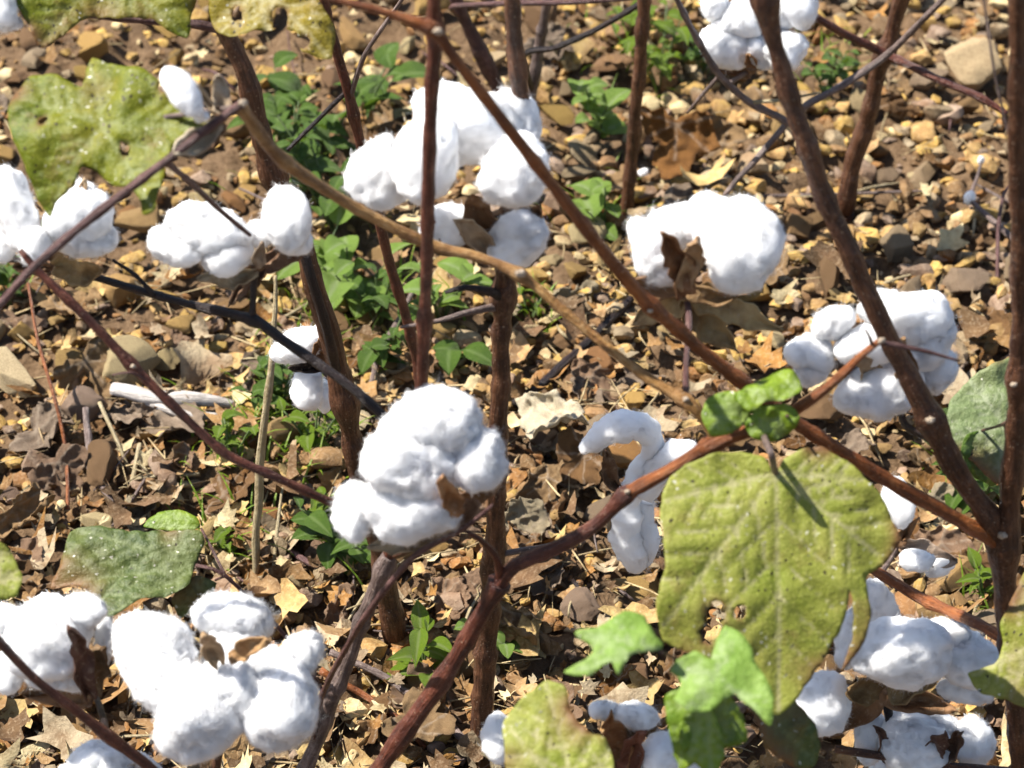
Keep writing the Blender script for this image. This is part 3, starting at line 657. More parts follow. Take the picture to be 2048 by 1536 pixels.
boll(p, 'white boll right of the upper middle with an open brown husk on its front', .83, (1372, 585, .004),
     [(1485, 488, 92, 98, 0, -.004), (1300, 500, 54, 80, 12, .006), (1375, 450, 92, 62, 0, .012), (1425, 450, 72, 64, 0, .004), (1320, 540, 56, 40, -20, .002)],
     [(1370, 588, 1322, 440, 58, -.012, -.020, 0, (0.26, 0.13, 0.06)), (1372, 585, 1392, 452, 44, -.012, -.022, 0, (0.40, 0.27, 0.15)), (1372, 588, 1250, 560, 50, -.004, 0), (1376, 588, 1470, 590, 48, -.008, -.006, .05, (0.34, 0.22, 0.10)),
      (1372, 590, 1545, 645, 62, 0, .006, .14, (0.46, 0.33, 0.15)), (1372, 592, 1275, 645, 56, 0, .008, .14, (0.46, 0.31, 0.14)), (1372, 592, 1455, 690, 70, 0, .008, .14, (0.50, 0.36, 0.17))],
     [(1372, 585, .83, 17), (1378, 640, .82, 16), (1372, 730, .80, 15), (1372, 800, .777, 18)], B_PURPLE)
boll(p, 'nearly emptied dry boll with one bright lock at the upper left', .806, (440, 240, 0),
     [(372, 190, 33, 62, 32, -.004), (402, 232, 18, 14, 0, -.004)],
     [(445, 235, 345, 130, 26, .004, .012, 0, (0.44, 0.34, 0.22)), (450, 230, 425, 150, 40, .004, .012, 0, (0.40, 0.32, 0.22)), (440, 245, 350, 300, 46, 0, -.006, 0, (0.50, 0.42, 0.30)), (442, 245, 400, 315, 36, .004, 0, 0, (0.20, 0.12, 0.07))],
     [(440, 240, .806, 16), (480, 212, .808, 18)], B_GREY, 600)
leaf(p, [(1325, 985), (1345, 950), (1380, 925), (1440, 905), (1500, 905), (1530, 915), (1550, 950), (1565, 920), (1600, 900), (1640, 895), (1690, 925), (1735, 965), (1770, 1010), (1800, 1080), (1770, 1130), (1737, 1152), (1742, 1200), (1744, 1250), (1722, 1305), (1690, 1342), (1708, 1290), (1712, 1240), (1704, 1180), (1690, 1245), (1665, 1300), (1630, 1355), (1590, 1410), (1560, 1432), (1500, 1400), (1440, 1350), (1390, 1310), (1330, 1280), (1312, 1210), (1330, 1120), (1322, 1050)],
     (1550, 1150), .715, nv(.05, -.70, .70), L_PALE, ((1552, 945), [(1565, 1420), (1330, 1250), (1760, 1110), (1335, 1000), (1720, 960)]), label='big yellow-green leaf dotted with dark spots', curl=.5, pucker=.55, holes=[(1430, 1232, 15), (1418, 1268, 12), (1480, 1228, 7)],
     petiole=[(1552, 945, .715, 18), (1540, 905, .735, 16), (1528, 875, .755, 16), (1530, 852, .77, 18)], pet_mat=B_GREY)
leaf(p, [(1465, 790), (1490, 760), (1540, 735), (1590, 740), (1602, 775), (1570, 800), (1530, 800), (1500, 822)], (1530, 780), .765, nv(-.2, -.3, .9), L_WEEDY, ((1575, 830), [(1490, 770), (1590, 745)]), label='small curled bright green leaf', curl=1.6, grid=.0016, petiole=[(1575, 830, .765, 8), (1570, 832, .77, 8)])
leaf(p, [(1415, 830), (1430, 795), (1470, 780), (1505, 800), (1500, 840), (1460, 868), (1430, 872)], (1455, 828), .762, nv(.3, -.7, .6), L_WEEDY, ((1510, 850), [(1425, 830), (1450, 790)]), label='small curled bright green leaf', curl=1.8, grid=.0016, petiole=[(1510, 850, .762, 8), (1520, 856, .77, 8)])
leaf(p, [(1490, 850), (1520, 812), (1575, 808), (1600, 830), (1585, 862), (1550, 885), (1510, 880)], (1545, 845), .758, nv(-.1, -.8, .5), L_WEEDY, ((1560, 835), [(1500, 865), (1560, 880)]), label='small curled bright green leaf', curl=1.8, grid=.0016, petiole=[(1560, 835, .758, 8), (1562, 838, .77, 8)])
leaf(p, [(30, 190), (60, 150), (110, 148), (160, 168), (165, 122), (175, 105), (230, 125), (290, 140), (320, 160), (345, 200), (400, 225), (440, 252), (400, 265), (350, 285), (335, 330), (330, 370), (312, 420), (288, 432), (280, 400), (260, 375), (225, 370), (190, 340), (165, 335), (140, 370), (105, 390), (85, 420), (70, 395), (50, 330), (28, 270), (22, 220)],
     (200, 260), .822, nv(-.15, -.55, .8), L_SPOT, ((205, 250), [(170, 115), (40, 200), (85, 410), (310, 425), (430, 250)]), label='lobed green and yellow leaf with black spots at left', curl=.8, holes=[(330, 165, 9), (90, 250, 5), (250, 300, 5)],
     petiole=[(205, 250, .822, 12), (300, 240, .826, 12), (400, 225, .818, 12), (476, 212, .808, 12)], pet_mat=B_GREY)

# ------------------------------------------------------------------ plant with the thin upright stem and the fluffy central boll
p = plant(555, .83, 'cotton plant with the thin upright stem and the soft central boll')
stem(p, 'stem', [(872, -140, .797, 32), (870, 0, .799, 33), (868, 60, .80, 35), (858, 400, .804, 31), (846, 740, .812, 29), (818, 980, .822, 30), (775, 1120, .828, 30)],
     B_RED, [(868, 60, .80), (850, 640, .809)])
stem(p, 'stem', [(780, 1110, .827, 28), (768, 1135, .828, 36), (692, 1330, .83, 36), (610, 1536, .83, 38), ('R', 555, .83, 38)], B_GREY, [(768, 1135, .828)], 'greyish lower stem with pale highlights in its bark colour')  # grey-brown bark; its pale glossy highlights are put into the colour
stem(p, 'branch', [(835, 880, .818, 22), (770, 835, .828, 22), (700, 775, .838, 22), (560, 678, .855, 24), (505, 640, .862, 24), (350, 600, .875, 20), (205, 558, .885, 18), (110, 530, .89, 16), (30, 520, .893, 14), (-60, 512, .895, 12)], B_DARK, [(505, 640, .862)], 'blackish branch sloping to the left')  # near-black bark colour stands in for the shade on this branch
stem(p, 'twig', [(310, 592, .876, 12), (270, 550, .88, 10), (225, 520, .885, 8)], B_DARK)
boll(p, 'two-part boll at left on the blackish branch', .868, (515, 535, 0),
     [(415, 458, 84, 54, -8, 0), (345, 500, 58, 44, -20, -.003), (572, 442, 48, 66, 8, .002), (455, 512, 60, 38, 12, -.004), (520, 470, 28, 28, 0, .006), (585, 478, 38, 36, 0, .004)],
     [(515, 540, 400, 555, 40, -.004, -.01, .08, (0.46, 0.36, 0.22)), (515, 535, 620, 470, 52, .006, .012, 0, (0.16, 0.09, 0.05)), (512, 535, 535, 480, 26, -.01, -.016, 0, (0.36, 0.28, 0.2)), (515, 540, 470, 600, 34, 0, .006, .12, (0.16, 0.09, 0.05))],
     [(515, 535, .868, 16), (506, 575, .866, 16), (505, 640, .862, 18)], B_DARK)
boll(p, 'boll at the left edge crossed by a purple-brown branch', .88, (95, 535, .004),
     [(30, 425, 50, 92, 6, 0), (168, 440, 72, 76, 0, -.002), (68, 490, 36, 42, 0, -.014), (185, 478, 56, 48, 0, -.006), (158, 395, 34, 44, -15, .006), (0, 490, 30, 40, 0, .004)],
     [(98, 538, 178, 345, 36, .01, .012, 0, (0.44, 0.33, 0.2)), (100, 538, 215, 545, 56, -.004, -.008, .06, (0.34, 0.23, 0.1)), (95, 538, 20, 530, 46, 0, .0)],
     [(95, 535, .884, 16), (105, 532, .89, 16)], B_DARK)
stem(p, 'branch', [(815, 1040, .828, 22), (740, 1032, .818, 22), (670, 1008, .812, 22), (560, 958, .808, 22), (450, 905, .81, 22), (330, 795, .815, 23), (265, 730, .82, 24), (180, 640, .825, 23), (85, 550, .832, 20), (40, 500, .836, 14)], B_RED, [(265, 730, .82)], 'red-brown branch sloping up to the left')
stem(p, 'twig', [(300, 765, .818, 8), (262, 745, .812, 6), (225, 750, .81, 4)], B_PURPLE, sides=6)
boll(p, 'fluffy out-of-focus white boll in the centre', .765, (900, 1040, .015),
     [(880, 850, 98, 82, 0, .006), (962, 915, 70, 80, 0, 0), (822, 935, 100, 84, 10, -.006), (822, 1018, 112, 70, -8, -.012), (712, 1022, 48, 62, 0, -.006), (800, 880, 46, 50, 0, .004)],
     [(915, 1035, 885, 938, 40, -.02, -.030, 0, (0.34, 0.19, 0.09)), (905, 1040, 985, 1005, 50, -.004, -.012, 0, (0.27, 0.18, 0.12)), (900, 1045, 745, 1095, 60, 0, -.002, .06, (0.40, 0.31, 0.19)), (905, 1045, 1010, 930, 66, .02, .02)],
     [(900, 1040, .78, 20), (860, 1085, .80, 20), (790, 1110, .826, 22)], B_BROWN, 2600)
stem(p, 'twig', [(985, 1010, .745, 8), (930, 1055, .748, 14), (830, 1112, .756, 16), (750, 1205, .768, 16), (690, 1300, .79, 15), (640, 1400, .82, 14), (628, 1490, .83, 12)], B_PURPLE)
leaf(p, [(140, 1055), (180, 1048), (260, 1060), (330, 1062), (400, 1065), (408, 1090), (388, 1130), (378, 1170), (330, 1195), (280, 1200), (240, 1230), (215, 1235), (190, 1190), (150, 1165), (100, 1165), (120, 1120)],
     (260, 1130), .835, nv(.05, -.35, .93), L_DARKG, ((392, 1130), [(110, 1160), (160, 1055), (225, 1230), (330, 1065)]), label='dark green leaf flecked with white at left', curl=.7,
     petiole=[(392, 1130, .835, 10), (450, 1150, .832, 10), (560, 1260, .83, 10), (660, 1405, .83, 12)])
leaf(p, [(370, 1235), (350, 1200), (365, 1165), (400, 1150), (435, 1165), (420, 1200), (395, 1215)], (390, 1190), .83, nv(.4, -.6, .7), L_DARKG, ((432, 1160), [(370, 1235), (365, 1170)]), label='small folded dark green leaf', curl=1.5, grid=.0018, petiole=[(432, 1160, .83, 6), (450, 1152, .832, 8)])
leaf(p, [(285, 1048), (310, 1026), (350, 1020), (385, 1030), (402, 1055), (370, 1062), (320, 1058)], (345, 1042), .86, nv(0, -.4, .9), L_WEEDY, ((402, 1056), [(290, 1046)]), label='small striped green leaf', curl=.6, grid=.0018, petiole=[(402, 1056, .86, 6), (425, 1100, .845, 6), (450, 1150, .832, 8)])

# ------------------------------------------------------------------ plant at left with the thick leaning stem
p = plant(800, .97, 'cotton plant with the thick brown stem leaning to the upper left')
stem(p, 'stem', [('R', 800, .97, 52), (770, 1150, .968, 50), (725, 960, .966, 48), (690, 800, .965, 50), (640, 600, .962, 47), (590, 450, .96, 45), (545, 340, .958, 44), (490, 150, .955, 42), (445, 40, .953, 40), (405, -120, .95, 36)],
     B_BROWN, [(690, 800, .965), (545, 340, .958)])
stem(p, 'branch', [(448, 62, .953, 24), (400, 50, .95, 22), (300, 42, .945, 20), (180, 30, .94, 18), (60, 20, .936, 16), (-60, 0, .93, 14)], B_PURPLE)
stem(p, 'branch', [(600, 480, .96, 28), (625, 560, .955, 26), (655, 660, .955, 24), (672, 740, .96, 26)], B_DARK)
leaf(p, [(25, -90), (30, 0), (55, 50), (80, 95), (112, 80), (150, 50), (185, 28), (230, 35), (300, 40), (335, 62), (372, 78), (383, 40), (385, -90)], (200, 0), .925, nv(.1, -.6, .75), L_SPOT,
     ((200, -70), [(80, 92), (230, 30), (370, 70)]), label='green leaf with yellow tip at the top left corner', curl=.7, petiole=[(200, -70, .925, 12), (210, -20, .932, 12), (220, 30, .941, 12)])
leaf(p, [(430, -60), (414, 20), (425, 55), (460, 75), (490, 70), (520, 60), (590, 62), (600, 100), (635, 112), (660, 108), (667, 50), (640, 0), (620, -60)], (540, 20), .92, nv(-.2, -.6, .75), L_YELL,
     ((520, -40), [(440, 60), (530, 60), (650, 105)]), label='withered yellow-brown leaf at the top', curl=1.2, holes=[(560, 40, 12), (470, 20, 8), (610, 85, 6)], petiole=[(520, -40, .92, 12), (480, -20, .938, 12), (440, 20, .953, 14)])
boll(p, 'piece of a white boll in the top left corner', .925, (-20, 30, .01), [(-5, 15, 48, 48, 0, -.006), (-50, 20, 50, 60, 0, 0), (20, 45, 28, 18, -10, -.01)], [(-20, 35, 40, 55, 30, 0, -.004)], [(-20, 30, .935, 14), (-30, 14, .934, 14)])
boll(p, 'half-hidden boll low behind the leaning stem at left', .99, (640, 735, .01), [(605, 690, 56, 48, 15, 0), (612, 785, 46, 52, 0, -.004), (570, 705, 34, 30, 0, .004), (640, 680, 30, 40, 0, .006), (645, 790, 24, 36, 0, .004)],
     [(645, 735, 570, 742, 26, -.006, -.012, 0, (0.03, 0.02, 0.015)), (645, 740, 640, 660, 30, -.006, -.01)], [(640, 735, 1.0, 16), (665, 760, .985, 16), (690, 800, .965, 18)], B_DARK, 1000)

# ------------------------------------------------------------------ right-hand plant
p = plant(2062, .80, 'cotton plant at the right edge with two long stems fanning to the upper left')
stem(p, 'stem', [('R', 2062, .80, 56), (2046, 1536, .80, 54), (2022, 1280, .80, 52), (2008, 1120, .80, 54), (2018, 1000, .80, 46), (2036, 800, .80, 42), (2040, 500, .80, 42), (2036, 200, .80, 40), (2032, -140, .80, 38)], B_BROWN, [(2010, 1100, .80), (2036, 760, .80)])
stem(p, 'branch', [(2008, 1110, .80, 56), (1985, 1050, .80, 52), (1900, 915, .802, 52), (1790, 700, .808, 50), (1680, 470, .815, 48), (1590, 230, .822, 46), (1525, -10, .828, 44), (1495, -140, .83, 40)], B_BROWN, [(1870, 840, .803), (1525, 10, .828)], 'thick brown stem leaning to the upper left')
stem(p, 'branch', [(2012, 1100, .80, 42), (1960, 1065, .798, 36), (1850, 1005, .795, 34), (1740, 940, .794, 32), (1600, 850, .793, 32), (1480, 760, .792, 32), (1300, 610, .79, 31), (1180, 465, .788, 30), (1030, 275, .785, 28), (900, 105, .782, 28), (868, 60, .781, 30), (780, 28, .78, 20), (650, -5, .778, 15), (520, -40, .776, 12)],
     B_ORANGE, [(868, 58, .781), (1300, 615, .79)], 'long orange-red branch crossing to the upper left')
stem(p, 'branch', [(2024, 1290, .80, 30), (1970, 1255, .815, 28), (1850, 1200, .845, 27), (1740, 1135, .86, 26), (1660, 1080, .87, 22)], B_ORANGE)
stem(p, 'branch', [(2044, 1545, .80, 24), (1920, 1535, .806, 22), (1800, 1518, .81, 22), (1670, 1498, .812, 18)], B_BROWN)
stem(p, 'twig', [(2036, 330, .80, 9), (2015, 260, .806, 8), (1990, 150, .812, 7), (1968, 0, .82, 6), (1960, -60, .822, 5)], B_GREY, sides=6)
boll(p, 'lumpy boll of many locks behind the diagonal stem at right', .85, (1800, 800, .012),
     [(1662, 648, 46, 40, 0, 0), (1622, 706, 52, 42, -15, -.004), (1828, 640, 78, 68, -10, .002), (1768, 782, 84, 72, 8, -.008), (1878, 738, 50, 54, 0, .004), (1735, 690, 60, 48, 0, -.002), (1760, 612, 48, 42, 0, .01), (1620, 740, 32, 32, 0, -.008), (1850, 690, 60, 60, 0, 0)],
     [(1795, 805, 1700, 700, 52, -.004, -.012, 0, (0.38, 0.28, 0.17)), (1800, 805, 1660, 720, 46, .004, 0), (1805, 805, 1890, 790, 60, .004, .004), (1800, 800, 1815, 655, 40, -.01, -.02, 0, (0.2, 0.12, .06))],
     [(1800, 800, .862, 18), (1810, 850, .84, 18), (1885, 895, .803, 20)], B_DARK)
boll(p, 'broad white boll with hollow dark underside at the lower right', .822, (1770, 1385, .012),
     [(1800, 1308, 112, 74, 5, -.012), (1938, 1318, 78, 58, -12, -.004), (1642, 1412, 70, 60, 58, -.004), (1752, 1222, 46, 66, 10, .036), (1932, 1382, 66, 36, -6, -.004), (1700, 1272, 32, 74, -18, .030), (1890, 1280, 70, 46, 0, .002)],
     [(1770, 1390, 1680, 1372, 60, -.006, -.014, 0, (0.26, 0.17, 0.07)), (1770, 1390, 1880, 1352, 60, -.006, -.012, 0, (0.30, 0.21, 0.10)), (1770, 1392, 1640, 1470, 50, .004, .006), (1775, 1392, 1900, 1420, 50, 0, .004)],
     [(1770, 1385, .834, 22), (1780, 1440, .825, 22), (1795, 1518, .81, 24)], B_DARK, 2000)
boll(p, 'ragged white boll at the bottom right below the broad one', .825, (1850, 1560, .01),
     [(1828, 1488, 84, 72, -10, -.006), (1742, 1470, 36, 66, -6, 0), (1948, 1478, 50, 62, 10, 0), (1885, 1450, 46, 34, -20, .004), (1790, 1540, 60, 36, 0, -.002)],
     [(1850, 1560, 1900, 1440, 52, -.01, -.02, .1, (0.10, 0.05, 0.035)), (1850, 1560, 1945, 1440, 40, -.01, -.02, .1, (0.14, 0.08, 0.05)), (1845, 1560, 1725, 1440, 46, -.004, -.01, 0, (0.10, 0.05, 0.035))],
     [(1850, 1560, .835, 18), (1900, 1550, .82, 18), (1925, 1536, .806, 18)], B_DARK, 1600)
boll(p, 'small boll half hidden behind the big spotted leaf at right', .87, (1800, 1085, .006), [(1792, 1005, 38, 66, 12, 0), (1835, 1120, 40, 26, -10, -.002), (1875, 1135, 34, 24, 20, .004)], [(1800, 1085, 1840, 1030, 26, 0, 0), (1800, 1090, 1905, 1120, 50, .004, .006, 0, (0.36, 0.27, 0.2))],
     [(1800, 1085, .876, 12), (1780, 1120, .872, 12), (1760, 1148, .858, 14)], B_GREY, 800)
leaf(p, [(2080, 1110), (2045, 1150), (2022, 1200), (2000, 1250), (2005, 1290), (1990, 1328), (1935, 1347), (1960, 1385), (2010, 1400), (2080, 1415), (2110, 1250)], (2040, 1280), .745, nv(-.2, -.6, .75), L_PALE, ((2070, 1290), [(1945, 1350), (2040, 1160), (2020, 1395)]), label='pale yellow-green leaf at the right edge', curl=.7,
     petiole=[(2070, 1290, .745, 12), (2062, 1330, .77, 12), (2034, 1370, .80, 14)])
leaf(p, [(1890, 850), (1902, 800), (1940, 760), (1990, 735), (2060, 700), (2100, 800), (2080, 960), (2000, 960), (1960, 925), (1920, 900), (1880, 912)], (1990, 840), .87, nv(.0, -.45, .88), L_GREY, ((2010, 850), [(1890, 880), (1940, 765), (2060, 720), (2000, 955)]), label='dull grey-green leaf behind the stem at the right edge', curl=1.1,
     petiole=[(2010, 850, .87, 10), (2025, 830, .84, 10), (2034, 800, .80, 12)])
leaf(p, [(1925, 905), (1935, 870), (1965, 860), (2000, 880), (2015, 930), (2010, 975), (1970, 965), (1940, 945)], (1970, 915), .86, nv(.5, -.7, .4), L_WEED, ((1965, 862), [(1990, 970), (1930, 900)]), label='small drooping dark green leaf', curl=1.2, grid=.0018, petiole=[(1965, 862, .86, 7), (2000, 850, .84, 8), (2034, 830, .80, 8)])

# ------------------------------------------------------------------ lower left plant, close to the camera
p = plant(440, .73, 'cotton plant at the lower left with the big blurred cluster of bolls')
stem(p, 'stem', [('R', 440, .73, 40), (420, 1800, .73, 38), (385, 1640, .73, 34), (305, 1540, .73, 26), (200, 1460, .73, 24), (80, 1365, .73, 22), (-10, 1275, .73, 20), (-120, 1160, .73, 18)], B_RED, [(215, 1470, .73)])
boll(p, 'big soft blurred white boll with four locks at the lower left', .725, (450, 1330, .012),
     [(310, 1312, 94, 98, 0, .012), (478, 1236, 88, 66, -5, .030), (400, 1425, 104, 98, 0, -.014), (570, 1410, 86, 108, -4, -.014), (608, 1305, 48, 56, 0, .006), (480, 1370, 84, 74, 0, -.006), (545, 1330, 62, 50, 0, -.002), (355, 1370, 70, 70, 0, 0), (455, 1305, 70, 56, 0, .016)],
     [(440, 1330, 400, 1262, 40, -.006, -.010, 0, (0.40, 0.27, 0.15)), (455, 1322, 545, 1278, 34, -.008, -.014, 0, (0.40, 0.26, 0.12))],
     [(450, 1330, .737, 24), (440, 1480, .738, 22), (400, 1662, .73, 24)], B_BROWN, 3400)
boll(p, 'white boll at the lower left edge split by a dark husk', .765, (190, 1390, .008),
     [(100, 1285, 98, 92, 0, 0), (170, 1220, 52, 46, 0, .006), (5, 1245, 44, 40, 0, .01), (10, 1345, 46, 46, 0, .004), (205, 1290, 30, 56, 0, .008), (120, 1350, 70, 44, 0, -.002)],
     [(188, 1395, 135, 1225, 42, -.016, -.020, 0, (0.10, 0.05, 0.035)), (190, 1395, 210, 1270, 40, -.006, -.006, 0, (0.22, 0.14, 0.07)), (185, 1395, 60, 1390, 50, 0, .006)],
     [(190, 1390, .773, 16), (205, 1430, .75, 16), (215, 1472, .73, 18)], B_DARK, 2200)
boll(p, 'top of a white boll at the bottom left edge of the photo', .76, (215, 1590, .006), [(205, 1530, 76, 58, -10, 0), (150, 1560, 50, 40, 0, 0), (275, 1550, 44, 44, 0, .004)], [(215, 1592, 300, 1520, 40, -.004, -.006, 0, (0.5, 0.45, 0.4))], [(215, 1590, .766, 16), (300, 1600, .75, 16), (372, 1625, .73, 18)], B_DARK, 1500)
leaf(p, [(-60, 1060), (0, 1085), (25, 1105), (42, 1150), (36, 1192), (0, 1202), (-60, 1210)], (-5, 1150), .745, nv(.1, -.6, .75), L_PALE, ((-40, 1140), [(38, 1160), (20, 1105)]), label='yellow-green leaf tip at the left edge', curl=.6, petiole=[(-40, 1140, .745, 10), (-70, 1170, .738, 10), (-100, 1180, .73, 12)])

# ------------------------------------------------------------------ young shoot at the bottom
p = plant(1330, .70, 'young leafy cotton shoot close to the camera at the bottom')
stem(p, 'stem', [('R', 1330, .70, 34), (1345, 1900, .70, 30), (1375, 1700, .69, 26), (1410, 1560, .675, 20), (1425, 1440, .663, 14), (1430, 1345, .658, 10)], B_RED)
leaf(p, [(1130, 1335), (1190, 1300), (1172, 1276), (1150, 1258), (1200, 1250), (1250, 1225), (1290, 1235), (1310, 1275), (1325, 1300), (1262, 1312), (1237, 1352), (1222, 1322), (1180, 1345)], (1240, 1290), .645, nv(.1, -.35, .9), L_YOUNG, ((1322, 1302), [(1140, 1333), (1155, 1260), (1237, 1348)]), label='pale green pointed young leaf', curl=.7, grid=.002, petiole=[(1322, 1302, .645, 8), (1380, 1335, .655, 8), (1428, 1385, .66, 8)])
leaf(p, [(1340, 1330), (1390, 1300), (1420, 1318), (1448, 1245), (1500, 1280), (1515, 1330), (1545, 1380), (1540, 1455), (1490, 1405), (1470, 1385), (1452, 1400), (1420, 1420), (1380, 1425), (1350, 1400), (1362, 1362)], (1430, 1350), .64, nv(-.05, -.5, .85), L_YOUNG, ((1432, 1350), [(1345, 1332), (1450, 1262), (1528, 1435), (1370, 1420)]), label='lobed soft green young leaf', curl=.9, grid=.002, petiole=[(1432, 1350, .64, 8), (1430, 1360, .65, 8), (1428, 1375, .66, 8)])
leaf(p, [(1385, 1400), (1440, 1372), (1480, 1415), (1497, 1480), (1452, 1500), (1418, 1490), (1372, 1520), (1360, 1450)], (1430, 1440), .65, nv(.2, -.75, .55), L_WEEDY, ((1432, 1385), [(1490, 1475), (1380, 1510), (1430, 1495)]), label='bright green young leaf hanging below the lobed one', curl=.9, grid=.002, petiole=[(1432, 1385, .65, 8), (1428, 1390, .66, 8)])
leaf(p, [(1330, 1395), (1372, 1372), (1415, 1400), (1440, 1450), (1448, 1510), (1420, 1560), (1385, 1530), (1355, 1545), (1340, 1470)], (1390, 1460), .645, nv(-.3, -.7, .6), L_WEEDY, ((1415, 1392), [(1420, 1550), (1350, 1535), (1335, 1405)]), label='bright green young leaf at the left of the hanging pair', curl=.8, grid=.002, petiole=[(1415, 1392, .645, 8), (1424, 1400, .655, 8), (1426, 1410, .661, 8)])
leaf(p, [(1005, 1445), (1040, 1395), (1090, 1358), (1128, 1372), (1140, 1420), (1172, 1458), (1212, 1478), (1228, 1540), (1230, 1640), (1120, 1700), (1020, 1640), (1010, 1520)], (1120, 1520), .655, nv(-.1, -.6, .78), L_PALE, ((1170, 1650), [(1090, 1365), (1015, 1450), (1220, 1490)]), label='blurred yellow-green leaf at the bottom', curl=.6, petiole=[(1170, 1650, .655, 10), (1260, 1720, .675, 12), (1362, 1780, .695, 12)])
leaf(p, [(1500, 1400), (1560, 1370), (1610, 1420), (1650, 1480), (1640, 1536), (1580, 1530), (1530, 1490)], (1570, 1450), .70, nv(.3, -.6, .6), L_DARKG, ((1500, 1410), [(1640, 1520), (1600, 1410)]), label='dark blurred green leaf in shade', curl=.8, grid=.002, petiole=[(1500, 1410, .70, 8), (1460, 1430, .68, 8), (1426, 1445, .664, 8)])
boll(p, 'partly hidden boll behind the blurred yellow-green leaf at the bottom', .755, (1240, 1560, .01), [(1000, 1485, 34, 56, -10, .006), (1265, 1432, 54, 30, -10, .006), (1332, 1508, 58, 56, 0, -.004), (1210, 1420, 30, 24, 0, .008), (1380, 1530, 40, 40, 0, 0)],
     [(1240, 1560, 1215, 1400, 60, -.008, -.006, 0, (0.24, 0.12, 0.05)), (1240, 1560, 1300, 1440, 46, -.008, -.014, 0, (0.20, 0.08, 0.05)), (1230, 1560, 1040, 1500, 60, 0, .004)],
     [(1240, 1560, .765, 16), (1300, 1640, .74, 16), (1370, 1730, .70, 18)], B_RED, 1500)

# ------------------------------------------------------------------ background plants
p = plant(872, 1.15, 'cotton plant with one thin dark red stem behind the upper boll')
stem(p, 'stem', [('R', 872, 1.15, 28), (830, 700, 1.148, 25), (795, 580, 1.147, 24), (760, 450, 1.145, 24), (705, 220, 1.14, 24), (670, 90, 1.138, 22), (635, -60, 1.135, 20)], B_RED)
stem(p, 'twig', [(700, 200, 1.14, 14), (730, 110, 1.13, 12), (790, 20, 1.12, 10), (830, -40, 1.115, 8)], B_GREY, sides=7)
stem(p, 'twig', [(697, 180, 1.14, 14), (640, 235, 1.14, 12), (575, 300, 1.135, 10)], B_DARK, sides=7)
p = plant(1048, 1.50, 'far cotton plant of several bare stems above the large upper boll')
stem(p, 'stem', [('R', 1048, 1.50, 34), (1010, 210, 1.495, 34), (970, 120, 1.49, 34), (925, 30, 1.485, 30), (880, -80, 1.48, 26)], B_PURPLE)
stem(p, 'branch', [(1050, 262, 1.498, 26), (1062, 190, 1.495, 25), (1085, 60, 1.49, 24), (1105, -60, 1.485, 22)], B_GREY)
stem(p, 'branch', [(1064, 180, 1.494, 14), (1048, 110, 1.45, 14), (1110, 95, 1.44, 15), (1190, 60, 1.43, 14), (1290, 0, 1.42, 12), (1340, -40, 1.42, 10)], B_DARK)
stem(p, 'branch', [(926, 34, 1.485, 14), (905, 14, 1.47, 14), (1000, 8, 1.45, 14), (1120, 5, 1.44, 13), (1260, -4, 1.43, 12), (1400, -30, 1.42, 10)], B_PURPLE)
p = plant(1252, 1.42, 'far cotton plant with a single brown stem among green weeds')
stem(p, 'stem', [('R', 1252, 1.42, 28), (1262, 320, 1.418, 28), (1276, 180, 1.415, 30), (1285, 60, 1.412, 30), (1292, -80, 1.41, 28)], B_BROWN)
p = plant(1688, 1.43, 'far cotton plant at the upper right with crossing grey twigs and a shaded boll')
stem(p, 'stem', [('R', 1688, 1.43, 40), (1700, 340, 1.428, 38), (1735, 240, 1.425, 36), (1768, 110, 1.42, 36), (1790, 40, 1.418, 34), (1830, -80, 1.41, 30)], B_BROWN, [(1768, 110, 1.42)])
stem(p, 'branch', [(2015, 228, 1.36, 14), (1960, 195, 1.37, 18), (1860, 150, 1.39, 19), (1768, 108, 1.412, 21), (1650, 45, 1.40, 18), (1560, -10, 1.39, 15), (1480, -60, 1.38, 12)], B_RED)
stem(p, 'branch', [(1925, -50, 1.37, 12), (1890, -5, 1.375, 14), (1775, 108, 1.40, 18), (1700, 160, 1.39, 18), (1600, 218, 1.37, 16), (1560, 262, 1.36, 16), (1500, 330, 1.35, 14), (1448, 392, 1.345, 12)], B_GREY)
stem(p, 'branch', [(1600, 260, 1.36, 18), (1560, 236, 1.36, 18), (1500, 205, 1.355, 18), (1440, 150, 1.35, 16), (1390, 70, 1.345, 15), (1345, -20, 1.34, 13)], B_GREY)
stem(p, 'twig', [(1500, 205, 1.355, 12), (1560, 200, 1.352, 8), (1640, 185, 1.35, 6)], B_STRAW, sides=6)
stem(p, 'twig', [(1440, 150, 1.35, 12), (1400, 195, 1.36, 10), (1375, 225, 1.37, 8)], B_GREY, sides=6)
boll(p, 'shaded soft boll behind the stem at the top right', 1.37, (1500, 140, .008), [(1450, 92, 58, 58, 0, 0), (1560, 98, 58, 50, 0, -.004), (1490, 35, 72, 52, 0, .004), (1605, 15, 42, 50, 0, .006), (1520, 100, 56, 44, 0, -.002), (1430, 15, 36, 36, 0, .006), (1555, 20, 60, 40, 0, .01)],
     [(1500, 142, 1500, 100, 24, -.01, -.016), (1500, 145, 1420, 130, 30, 0, .004)], [(1500, 140, 1.378, 12), (1460, 165, 1.352, 12)], B_GREY, 1400)

